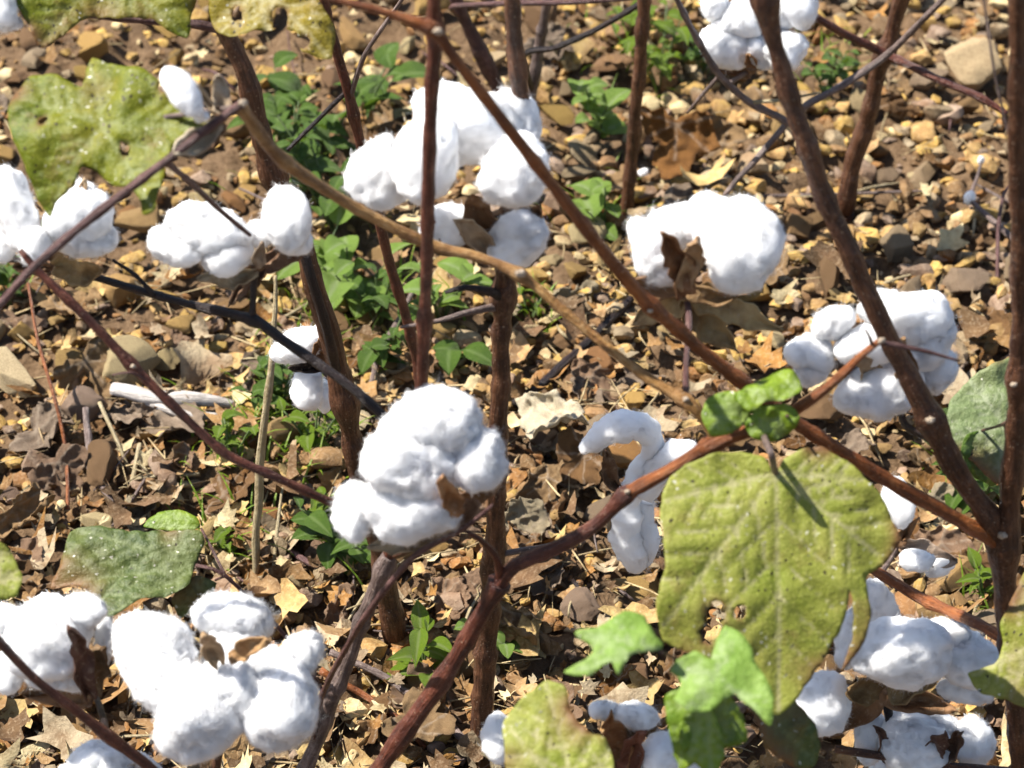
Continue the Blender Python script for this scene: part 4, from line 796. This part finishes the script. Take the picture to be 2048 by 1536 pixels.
# ------------------------------------------------------------------ pale leaf scars at the nodes
M_SCAR = bark_material('leaf_scar', (0.30, 0.22, 0.15), (0.55, 0.46, 0.36), (0.75, 0.68, 0.58), 0.3, 0.8)
def scar(px, py, w):
    best = None; d = nrm(ray(px, py))
    for o in [o for o in COL.objects if o.name.split('.')[0] in ('stem', 'branch') and o.parent and o.parent.name.startswith('cotton_plant')]:
        n_ = len(o.data.vertices); v = np.empty(n_ * 3, np.float32); o.data.vertices.foreach_get('co', v); v = v.reshape(-1, 3) + ORG[o]
        q = v - C0; t = q @ d; off = np.linalg.norm(q - t[:, None] * d, axis=1); ok = np.where(off < 9 * ppm(v.mean(0)))[0]
        if len(ok):
            k = ok[np.argmin(t[ok])]
            if best is None or t[k] < best[0]: best = (t[k], v[k], o)
    if best is None: return
    t, c, o = best; D, F = ico(3); r = w / 2 * ppm(c); U = D * np.array((1, .6, .8)) * r * (1 + .25 * vn(D * 2.2 + px, 71))[:, None]
    build('leaf_scar', c + U, F, M_SCAR, o.parent, True, {'tc': U})
for q in [(870, 58, 22), (1042, 548, 22), (1868, 842, 20), (1762, 677, 17), (568, 322, 20), (1250, 990, 14), (484, 207, 20), (1372, 802, 14), (265, 733, 12), (2010, 1078, 20), (2036, 770, 16), (1300, 618, 12)]: scar(*q)
# ------------------------------------------------------------------ weeds
def leaflet_mesh(name, L, Wd, cup, point=1.0, seed=0, mat=L_WEED):
    nu, nvv = 10, 7; V, ve = [], []
    for i in range(nu + 1):
        t = i / nu; w = Wd * (max(0.0, math.sin(math.pi * t ** 0.8)) ** point) + 0.0001
        for j in range(nvv):
            v = j / (nvv - 1) * 2 - 1
            V.append((v * w, t * L, cup * abs(v) * w + 0.10 * L * math.sin(math.pi * t) - 0.22 * L * t * t + 0.05 * Wd * math.sin(9 * t + 4 * v + seed))); ve.append(1.0 if j == nvv // 2 else (0.35 if i % 2 and j % 2 else 0.0))
    V = np.array(V); F = [(i * nvv + j, i * nvv + j + 1, (i + 1) * nvv + j + 1, (i + 1) * nvv + j) for i in range(nu) for j in range(nvv - 1)]
    me = mesh_data(name, V, F, True, {'vein': np.array(ve)}); me.materials.append(mat); return me
LEAFLETS = {'dark': [leaflet_mesh('leaf', 1, w, c, pt, k, L_WEED) for k, (w, c, pt) in enumerate([(.30, .35, 1), (.36, .25, .8), (.24, .4, 1.1), (.40, .3, .7)])],
            'bright': [leaflet_mesh('leaf', 1, w, c, pt, k + 9, L_WEEDY) for k, (w, c, pt) in enumerate([(.26, .5, 1), (.32, .35, .8), (.20, .5, 1.1)])],
            'soft': [leaflet_mesh('leaf', 1, w, c, pt, k + 19, L_YOUNG) for k, (w, c, pt) in enumerate([(.42, .3, .7), (.36, .35, .8)])]}
def weed(px, py, label, kind, n_stems, h, ll, spread=1.0, name='weed'):
    B = gnd(px, py); B[2] = float(soil_h(B[0], B[1])); o = empty(name, B); tag(o, label, 'weed', 'green weeds on the soil')
    for s in range(n_stems):
        a = random.uniform(0, 6.28); lean = random.uniform(0.2, 0.75) * spread; hh = h * random.uniform(0.6, 1.1)
        tip = B + np.array((math.cos(a) * lean * hh, math.sin(a) * lean * hh, hh)); mid = B + (tip - B) * 0.5 + np.array((0, 0, hh * 0.12))
        Vt, Ft, tc = tube([B - (0, 0, .004), mid, tip], [.0009, .0008, .0005], 6, .006, s + px, 1.0); build('stem', Vt, Ft, B_WEED, o, True, {'tc': tc})
        m = max(3, int(hh / ll * 1.6) + 2)
        for q in range(m):
            t = 0.35 + 0.65 * q / (m - 1); p0 = B * (1 - t) ** 2 + 2 * (mid) * t * (1 - t) + tip * t * t
            lf = link('leaf', random.choice(LEAFLETS[kind]), p0, o); sc = ll * random.uniform(.45, 1.1); lf.scale = (sc, sc, sc)
            lf.rotation_euler = (random.uniform(-.15, .8), random.uniform(-.35, .35), a + q * 2.4 + random.uniform(-.4, .4))
    return o
B_WEED = bark_material('weed_stem', (0.06, 0.09, 0.03), (0.12, 0.18, 0.06), (0.24, 0.27, 0.12), 0.1)
for (px, py, lab, kind, ns, h, ll) in [
    (590, 400, 'dark green weed with pointed leaves left of the large upper boll', 'dark', 6, .065, .022),
    (670, 470, 'tall dark green weed between the leaning stem and the upper boll', 'dark', 6, .07, .026),
    (700, 600, 'broad-leaved green weed below the straw-coloured branch', 'soft', 4, .055, .032),
    (770, 740, 'dark green weed left of the thin upright stem', 'dark', 5, .04, .020),
    (905, 730, 'two-leaved seedling right of the thin upright stem', 'dark', 2, .022, .024),
    (1195, 290, 'light green weed with drooping leaves right of the upper boll', 'soft', 4, .06, .024),
    (1320, 170, 'yellow-green weed around the far brown stem', 'bright', 6, .055, .020),
    (1210, 480, 'soft round-leaved green weed left of the boll with the brown husk', 'soft', 3, .035, .030),
    (1650, 190, 'small bright green weed under the shaded boll at top right', 'dark', 5, .045, .016),
    (560, 840, 'dark green weed around the half-hidden low boll', 'dark', 5, .04, .019),
    (630, 920, 'yellow-green weed left of the fluffy central boll', 'bright', 6, .035, .017),
    (470, 960, 'small yellow-green weed under the red-brown branch', 'bright', 5, .032, .014),
    (700, 1140, 'dark green weed under the fluffy central boll', 'dark', 5, .045, .022),
    (850, 1370, 'single bright green crinkled seedling at the bottom centre', 'bright', 3, .030, .026),
    (20, 600, 'small green weed at the left edge below the crossed boll', 'dark', 4, .04, .02),
    (1960, 1010, 'dark green weed beside the right-hand stem', 'dark', 5, .05, .022),
    (1960, 1230, 'small green weed at lower right behind the pale leaf', 'bright', 3, .025, .014),
    (450, 1110, 'tiny yellow-green weed beside the dark green flecked leaf', 'bright', 3, .025, .015),
    (1060, 640, 'tiny grassy weed beside the thick upright stem', 'bright', 3, .025, .012),
    (1000, 1340, 'pale small weed behind the thick upright stem at bottom', 'soft', 2, .03, .018),
    (640, 1060, 'small yellow-green weed just left of the central boll', 'bright', 4, .03, .014),
    (560, 300, 'tall pointed-leaved weed beside the leaning stem near the top', 'dark', 7, .06, .026),
    (650, 330, 'broad dark weed between the leaning stem and the dark red stem', 'dark', 4, .05, .030),
    (730, 250, 'long-leaved dark weed above left of the large upper boll', 'dark', 4, .05, .034),
    (640, 560, 'broad-leaved low weed beside the leaning stem', 'soft', 3, .04, .030),
    (880, 650, 'soft green weed right behind the thin upright stem', 'soft', 4, .045, .024),
    (760, 640, 'thin straggly weed between the dark red stem and the leaning stem', 'dark', 4, .05, .016),
    (1400, 150, 'small green weed below left of the shaded boll at top', 'dark', 5, .04, .016),
    (1270, 90, 'straggly bright weed near the top beside the far brown stem', 'bright', 6, .05, .018),
    (1930, 960, 'straggly yellow-green weed under the grey-green leaf at right', 'bright', 6, .04, .014)]:
    weed(px, py, lab, kind, ns, h, ll)

# ------------------------------------------------------------------ dead leaves and straw on the ground
def dead_leaf_mesh(seed, curl, lobes=True):
    r = np.random.default_rng(seed); th = np.linspace(-math.pi, math.pi, 96, endpoint=False)
    if lobes: rad = 0.46 + 0.54 * np.abs(np.cos(1.5 * th)) ** 1.1
    else: rad = 1 / np.sqrt((np.cos(th) / 1.0) ** 2 + (np.sin(th) / r.uniform(.45, .65)) ** 2)
    rad = rad * (1 + 0.16 * vn(np.stack([np.cos(th) * 3 + seed, np.sin(th) * 3, th * 0], -1), 51) + 0.07 * vn(np.stack([np.cos(th) * 9 + seed, np.sin(th) * 9, th * 0], -1), 56))
    O = np.stack([np.cos(th) * rad, np.sin(th) * rad], -1); g = 0.062
    G = np.array([(x + r.uniform(-.02, .02), y + r.uniform(-.02, .02)) for x in np.arange(-1.1, 1.1, g) for y in np.arange(-1.1, 1.1, g)])
    G = G[np.min(np.linalg.norm(G[:, None] - O[None], axis=2), axis=1) > g * .5]
    vo, eo, fo, *_ = geometry.delaunay_2d_cdt([Vector(q) for q in np.concatenate([O, G])], [(i, (i + 1) % 96) for i in range(96)], [], 1, 1e-6)
    Q = np.array([v[:] for v in vo]); F = [tuple(f) for f in fo]
    a = r.uniform(0, 6.28); x = Q @ (math.cos(a), math.sin(a)); y = Q @ (-math.sin(a), math.cos(a)); W = np.stack([Q[:, 0], Q[:, 1], 0 * x], -1)
    z = 0.16 * vn(W * 1.8 + seed, 52) + 0.10 * (1 - 2 * np.abs(vn(W * 3.2 + seed, 53))) + 0.045 * (1 - 2 * np.abs(vn(W * 4.5 + seed, 57))) + 0.018 * vn(W * 9 + seed, 54)
    k = curl * r.uniform(0.7, 1.2); ang = x * k
    Rr = 1 / max(k, .05); X = (Rr - z) * np.sin(ang); Z = Rr - (Rr - z) * np.cos(ang); Y2 = y + 0.1 * np.sin(2 * x)
    Z = Z + 0.25 * curl * np.maximum(np.abs(y) - .45, 0) * np.sign(vn(W * .9 + seed, 55))
    V = np.stack([X, Y2, Z], -1); vd = np.full(len(Q), 9.)
    for t in (-1.9, -.95, 0, .95, 1.9):
        d = np.array((math.cos(t), math.sin(t))) * .85; b = np.array((-.35, 0)); s = np.clip((Q - b) @ d / (d @ d), 0, 1); vd = np.minimum(vd, np.linalg.norm(Q - b - s[:, None] * d, axis=1))
    vein = np.exp(-(vd / .05) ** 2); V[:, 2] += 0.03 * vein
    Nn = vnormals(V, np.array(F)); n = len(V); edge = {}
    for f in F:
        for i in range(3): edge[(f[i], f[(i + 1) % 3])] = 1
    V2 = np.concatenate([V + Nn * .006, V - Nn * .006]); FF = F + [tuple(q + n for q in f[::-1]) for f in F] + [(c, e, e + n, c + n) for (e, c) in edge if (c, e) not in edge]
    me = mesh_data('dead_leaf', V2, FF, True, {'vein': np.concatenate([vein, vein])}); me.materials.append(M_DRY); return me
DEAD = [dead_leaf_mesh(200 + k, c, k % 3 != 2) for k, c in enumerate((.7, 1.3, 1.9, 2.4, 1.0, 1.6, 2.2, .8, 1.4, 2.8, 1.8, 1.1))]
DCOL_ = {'tan': (0.48, 0.33, 0.18), 'brown': (0.27, 0.155, 0.07), 'mauve-grey': (0.38, 0.30, 0.225), 'cream': (0.60, 0.52, 0.36), 'rust-brown': (0.28, 0.14, 0.045), 'pinkish': (0.42, 0.285, 0.19)}
DCOL = {k: sat(c, .76, 1.15) for k, c in DCOL_.items()}
def dead_leaf(px, py, w, col, label, group=None, var=None, tilt=0.15, lift=0.006, name='dead_leaf', sy=1.0):
    P = gnd(px, py); s = w * ppm(P); me = DEAD[var if var is not None else random.randrange(len(DEAD))]
    o = link(name, me, (P[0], P[1], float(soil_h(P[0], P[1])) + lift + s * 0.12)); o.scale = (s, s * sy, s * random.uniform(.75, 1.1))
    spin = Quaternion((0, 0, 1), random.uniform(0, 6.28)); o.rotation_mode = 'QUATERNION'
    o.rotation_quaternion = Quaternion((1, 0, 0), tilt + random.uniform(-.35, .45)) @ Quaternion((0, 1, 0), random.uniform(-.5, .3)) @ spin
    c = DCOL[col]; j = random.uniform(.8, 1.2); o.color = (c[0] * j, c[1] * j, c[2] * j, 1); tag(o, label, 'dead leaf', group); return o
for (px, py, w, col, lab, var) in [
    (100, 900, 75, 'mauve-grey', 'grey dead leaf standing on edge at the left, below the big pale stone', 1),
    (190, 790, 75, 'tan', 'tan curled dead leaf under the red-brown branch at left', 4),
    (350, 880, 85, 'mauve-grey', 'wide mauve-grey cupped dead leaf above the dark hollow at left', 8),
    (130, 975, 70, 'pinkish', 'pinkish flat dead leaf at left above the dark green flecked leaf', 0),
    (370, 965, 40, 'pinkish', 'narrow pinkish rolled dead leaf at left', 6),
    (60, 1060, 70, 'tan', 'bright tan crumpled dead leaf at the left edge', 10),
    (1090, 1190, 70, 'mauve-grey', 'long crinkled rolled dead leaf right of the thick upright stem', 2),
    (1040, 1320, 70, 'tan', 'tan twisted dead leaf hanging down at the bottom centre', 10),
    (1050, 1095, 65, 'cream', 'pale curled dead leaf under the orange branch', 5),
    (1150, 980, 75, 'brown', 'brown crumpled dead leaf beside the drooping locks', 1),
    (1080, 1020, 60, 'tan', 'tan cupped dead leaf right of the fluffy central boll', 8),
    (1440, 640, 80, 'brown', 'brown crumpled dead leaf below the boll with the brown husk', 5),
    (1530, 600, 60, 'tan', 'tan dead leaf right under the boll with the brown husk', 1),
    (1680, 930, 70, 'mauve-grey', 'mauve-grey twisted dead leaf under the lumpy boll at right', 9),
    (1850, 940, 60, 'tan', 'tan torn dead leaf between the diagonal stem and the right-hand stem', 2),
    (1900, 1150, 75, 'pinkish', 'pinkish brown dead leaf behind the small half-hidden boll', 8),
    (1870, 1030, 50, 'cream', 'yellowish dead leaf under the long branch at lower right', 0),
    (1230, 1390, 50, 'rust-brown', 'rust-brown dead leaf beside the blurred bottom leaf', 4),
    (60, 1440, 85, 'rust-brown', 'dark orange-brown dead leaf at the lower left edge', 1),
    (840, 1500, 80, 'tan', 'dull dead leaf on the ground at the bottom centre', 0),
    (1770, 30, 85, 'brown', 'brown dead leaf lying by the far stem at the top right', 8),
    (1100, 130, 55, 'mauve-grey', 'mauve-grey dead leaf behind the far bare stems', 1),
    (560, 520, 50, 'tan', 'tan dead leaf behind the two-part boll', 2)]:
    dead_leaf(px, py, w, col, lab, None, var, tilt=.45, lift=.012)
o = dead_leaf(1098, 925, 92, 'cream', 'cream coloured wrinkled dead leaf right of the thick upright stem', None, 8, tilt=.35, lift=.03); o.color = (0.80, 0.72, 0.52, 1)
o = dead_leaf(1352, 345, 92, 'rust-brown', 'rust-brown folded dead leaf above the boll with the brown husk', None, 4, tilt=1.0, lift=.03); o.color = (0.26, 0.115, 0.022, 1)
o = dead_leaf(1430, 315, 60, 'tan', 'pale tan dead leaf tucked behind the rust-brown folded leaf', None, 1, tilt=.5, lift=.02)
for k in range(260):
    px, py = random.uniform(-40, 2090), random.uniform(-40, 1580)
    if py < 620 and random.random() < 0.75: continue
    if px > 1100 and random.random() < 0.3: continue
    col = random.choices(['tan', 'brown', 'mauve-grey', 'rust-brown', 'pinkish', 'cream'], [4, 5, 4, 3, 2, 1])[0]
    dead_leaf(px, py, (w_ := random.uniform(24, 75)), col, unique('shrivelled leaf', px, py, [('small ' if w_ < 42 else 'larger ') + col, col + ' curled', col + ' crumpled']), 'shrivelled leaves in the litter', lift=.004)
B_BLEACH = bark_material('bleached_wood', (0.38, 0.33, 0.29), (0.68, 0.63, 0.58), (0.85, 0.80, 0.76), 0.1, 0.8)
def stick(name, spec, mat, label, cat, group=None, sides=7):
    """spec: (px, py, height above ground, w)"""
    pts, rad = [], []
    for (px, py, h, w) in spec:
        p_ = gnd(px, py, h); p_ = np.array((p_[0], p_[1], p_[2] + float(soil_h(p_[0], p_[1])) * .5)); pts.append(p_); rad.append(w / 2 * ppm(p_))
    _seed[0] += 1; V, F, tc = tube(pts, rad, sides, .005, _seed[0], .5); o = build(name, V, F, mat, None, True, {'tc': tc}); return tag(o, label, cat, group)
for (spec, mat, lab, cat) in [
    ([(510, 1150, .0, 16), (515, 1000, .05, 17), (530, 850, .10, 17), (545, 720, .14, 14), (552, 560, .18, 6)], B_STRAW, 'tall pale dry grass stalk standing left of the central boll', 'grass stalk'),
    ([(545, 1160, 0, 8), (555, 1050, .02, 7), (565, 980, .03, 5)], B_STRAW, 'thin pale stalk next to the tall dry grass stalk', 'grass stalk'),
    ([(1030, 812, .01, 20), (1100, 748, .015, 20), (1180, 680, .015, 18), (1262, 605, .012, 16)], B_DARK, 'dark stick lying right of the thick upright stem', 'stick'),
    ([(735, 790, .0, 13), (770, 690, .02, 13), (805, 620, .03, 12), (842, 545, .04, 10)], B_GREY, 'thin grey stick leaning among weeds left of the upright stem', 'stick'),
    ([(225, 782, .024, 26), (300, 790, .026, 34), (400, 798, .024, 30), (470, 806, .020, 14)], B_BLEACH, 'bleached pale split stick lying at left', 'stick'),
    ([(290, 806, .022, 12), (370, 832, .020, 22), (440, 838, .018, 12)], B_BLEACH, 'shorter pale sliver beside the bleached split stick', 'stick'),
    ([(172, 820, .03, 14), (180, 935, .012, 18), (215, 975, .008, 22), (240, 1040, .004, 22)], B_GREY, 'bent grey twig stub standing in the litter at left', 'stick'),
    ([(55, 560, .08, 6), (75, 680, .06, 7), (110, 800, .04, 8), (130, 900, .02, 8), (135, 1040, 0, 9)], B_ORANGE, 'very thin reddish stalk at the left edge', 'stalk'),
    ([(660, 1310, .02, 14), (780, 1360, .014, 16), (870, 1430, .01, 18), (950, 1505, .006, 18)], B_GREY, 'grey-brown twig lying at the bottom centre', 'stick'),
    ([(640, 1345, .03, 15), (720, 1390, .02, 15), (800, 1450, .012, 14), (850, 1500, .006, 12)], B_ORANGE, 'thin orange twig lying at the bottom centre', 'stick'),
    ([(1940, 400, .015, 10), (1985, 440, .012, 12), (2035, 475, .01, 14)], B_GREY, 'pale dry twig near the right edge', 'stick'),
    ([(1940, 395, .015, 10), (1955, 350, .02, 7), (1965, 318, .025, 5)], B_GREY, 'thin upright tip of a pale dry twig near the right edge', 'stick'),
    ([(1995, 560, 0, 9), (1998, 450, .02, 8), (2010, 380, .03, 7), (2030, 360, .03, 6)], B_PURPLE, 'thin bent dry stalk beside the right-hand stem', 'stalk'),
    ([(1420, 395, .006, 8), (1560, 380, .006, 8), (1700, 375, .006, 7), (1860, 380, .006, 5)], B_GREY, 'long thin grey stalk lying above the boll with the brown husk', 'stalk'),
    ([(570, 1090, .008, 12), (610, 1125, .01, 13), (680, 1160, .008, 13)], B_PURPLE, 'short reddish twig left of the central boll', 'stick'),
    ([(200, 810, .02, 9), (240, 900, .01, 9), (262, 950, 0, 8)], B_STRAW, 'straw leaning in the dark hollow at left', 'straw'),
    ([(280, 890, .015, 9), (265, 960, .008, 10), (250, 1010, 0, 9)], B_STRAW, 'greenish straw in the dark hollow at left', 'straw'),
    ([(270, 960, .01, 8), (330, 962, .012, 9), (400, 955, .012, 8)], B_STRAW, 'straw lying flat below the mauve-grey cupped leaf', 'straw'),
    ([(100, 1478, .01, 6), (200, 1470, .012, 6), (310, 1470, .012, 6)], B_STRAW, 'thin white straw behind the bottom left boll', 'straw'),
    ([(1145, 1170, .01, 8), (1175, 1210, .012, 9), (1215, 1260, .01, 8)], B_DARK, 'dark straw beside the long crinkled leaf', 'straw')]:
    stick('dry_stalk' if cat in ('stalk', 'straw', 'grass stalk') else 'stick', spec, mat, lab, cat)
for k in range(70):
    px, py = random.uniform(0, 2048), random.uniform(0, 1536); a = random.uniform(0, 6.28); L = random.uniform(25, 85); h = random.uniform(.006, .014); w = random.uniform(3.5, 8)
    dx, dy = math.cos(a) * L, math.sin(a) * L * .7; m = random.choice([(B_STRAW, 'straw'), (B_GREY, 'grey'), (B_PURPLE, 'reddish'), (B_STRAW, 'straw')])
    stick('dry_stalk', [(px - dx, py - dy, h, w * .7), (px + random.uniform(-6, 6), py + random.uniform(-6, 6), h + .004, w), (px + dx, py + dy, h * .8, w * .6)], m[0],
          unique({'straw': 'pale straw fragment', 'grey': 'grey twig fragment', 'reddish': 'reddish twig fragment'}[m[1]], px, py, ['longer' if L > 55 else 'short', 'thin', 'bent']), 'straw' if m[1] == 'straw' else 'twig', 'fragments lying in the ground litter', 6)
# crumbs of dry leaf, straw and fine blades nobody could count
def make_litter():
    V, F, T, off = [], [], [], 0
    cols = np.array([(0.52, 0.38, 0.18), (0.30, 0.18, 0.08), (0.42, 0.34, 0.23), (0.62, 0.52, 0.32), (0.32, 0.17, 0.06), (0.44, 0.29, 0.15), (0.15, 0.09, 0.045)]); cols = np.array([sat(c, .78, 1.15) for c in cols])
    for k in range(4200):
        px, py = rng.uniform(-200, 2250), rng.uniform(-120, 1650)
        if rng.random() > (0.20 if py < 560 else 0.95 if px < 1250 else 0.6): continue
        P = gnd(px, py); z = float(soil_h(P[0], P[1])) + rng.uniform(.003, .014); s_ = float(np.clip(rng.lognormal(math.log(.0058), .5), .002, .018))
        if k % 5 < 2:                                    # a bit of straw or stalk
            a = rng.uniform(0, 6.28); d = np.array((math.cos(a), math.sin(a), rng.uniform(-.25, .35))) * s_ * rng.uniform(1.0, 3.2); w = rng.uniform(.0003, .0009); sd = np.cross(nrm(d), (0, 0, 1)); up = np.array((0, 0, 1.0)); bend = sd * s_ * rng.uniform(-.4, .4)
            rows = []
            for c_, ww in ((P - d, .7), (P + bend, 1.0), (P + d, .5)):
                c_ = np.array((c_[0], c_[1], c_[2] + z + w)); rows += [c_ + sd * w * ww, c_ + up * w * ww, c_ - sd * w * ww, c_ - up * w * ww]
            v = np.array(rows); f = [(i * 4 + j, i * 4 + (j + 1) % 4, i * 4 + 4 + (j + 1) % 4, i * 4 + 4 + j) for i in (0, 1) for j in range(4)] + [(3, 2, 1, 0), (8, 9, 10, 11)]
            t = np.array((0.50, 0.39, 0.21)) * rng.uniform(.5, 1.15)
        else:                                             # a curled scrap of leaf
            m_ = 5; g = np.linspace(-1, 1, m_); X, Y = np.meshgrid(g, g); rr = rng.uniform(.55, 1.25, (m_, m_)); X2 = X * rr; Y2 = Y * rr * rng.uniform(.4, .9)
            kx = rng.uniform(.3, 1.6); Z = kx * .5 * X2 ** 2 + rng.uniform(-.6, .6) * X2 * Y2 + rng.uniform(-.14, .14, (m_, m_))
            q = np.stack([X2, Y2, Z], -1).reshape(-1, 3) * s_; a, b_ = rng.uniform(0, 6.28), rng.uniform(-.9, .9); ca, sa, cb, sb = math.cos(a), math.sin(a), math.cos(b_), math.sin(b_)
            q = q @ np.array(((1, 0, 0), (0, cb, -sb), (0, sb, cb))).T @ np.array(((ca, -sa, 0), (sa, ca, 0), (0, 0, 1))).T
            v = q + (P[0], P[1], z + s_ * .4); f = [(i * m_ + j, i * m_ + j + 1, (i + 1) * m_ + j + 1, (i + 1) * m_ + j) for i in range(m_ - 1) for j in range(m_ - 1)]
            t = cols[rng.integers(7)] * rng.uniform(.7, 1.2)
        V.append(v); F += [tuple(x + off for x in q_) for q_ in f]; off += len(v); T.append(np.tile(t, (len(v), 1)))
    o = build('leaf_litter', np.concatenate(V), F, M_GRAVEL, None, True, {'tint': np.concatenate(T)}, origin=(0, 1.2, 0))
    tag(o, 'crumbled dry leaf scraps and straw bits scattered over the soil', 'litter', None, 'stuff')
make_litter()
def make_blades():
    V, F, off = [], [], 0
    for (cx, cy, n_, sp) in [(640, 380, 40, 70), (700, 640, 60, 90), (600, 900, 70, 80), (470, 930, 40, 60), (1070, 640, 20, 25), (1300, 130, 40, 80), (1640, 150, 30, 50), (1950, 960, 40, 60), (700, 1120, 30, 40), (30, 560, 20, 40), (1210, 430, 20, 50), (540, 840, 40, 50), (1960, 1230, 20, 40), (450, 1100, 30, 40)]:
        for k in range(n_):
            P = gnd(cx + rng.normal() * sp, cy + rng.normal() * sp * .8); z = float(soil_h(P[0], P[1])); a = rng.uniform(0, 6.28); L = rng.uniform(.012, .042); w = rng.uniform(.0004, .0011); d = np.array((math.cos(a), math.sin(a), 0)); sd = np.array((-d[1], d[0], 0))
            for i in range(5):
                t = i / 4; c_ = np.array((P[0], P[1], z)) + d * L * (.25 * t + .45 * t * t) + np.array((0, 0, L * (t - .35 * t * t))); ww = w * (1 - t ** 2) + .00005; V += [c_ - sd * ww, c_ + sd * ww]
            F += [(off + 2 * i, off + 2 * i + 1, off + 2 * i + 3, off + 2 * i + 2) for i in range(4)]; off += 10
    V = np.array(V); o = build('grass_blades', V, F, L_WEEDY, None, True, {'vein': np.zeros(len(V))}, origin=(0, 1.2, 0)); tag(o, 'fine green blades sprouting among the weeds', 'grass', None, 'stuff')
make_blades()
# shreds of cotton caught on the dry twig and dropped on the soil
def fluff(px, py, w, h, lift, label):
    c = gnd(px, py, lift); m = ppm(c); V, F, N, mi = lock_mesh(c, (RT * w * m, UPN * h * m, np.array((0, 1, 0)) * w * .7 * m), int(px + py), 350, 4)
    tag(build('cotton_tuft', V, F, [M_COTTON, M_FIBRE], None, True, None, N, mi, origin=c), label, 'cotton tuft')
fluff(1938, 395, 16, 20, .017, 'small tuft of cotton on the pale dry twig near the right edge')
fluff(1962, 320, 8, 12, .026, 'tiny cotton shred on the tip of the pale dry twig')
fluff(1287, 345, 12, 9, .012, 'tiny white cotton crumb under the rust-brown folded leaf')
fluff(1265, 346, 10, 8, .012, 'tiny white fleck left of the cotton crumb under the folded leaf')
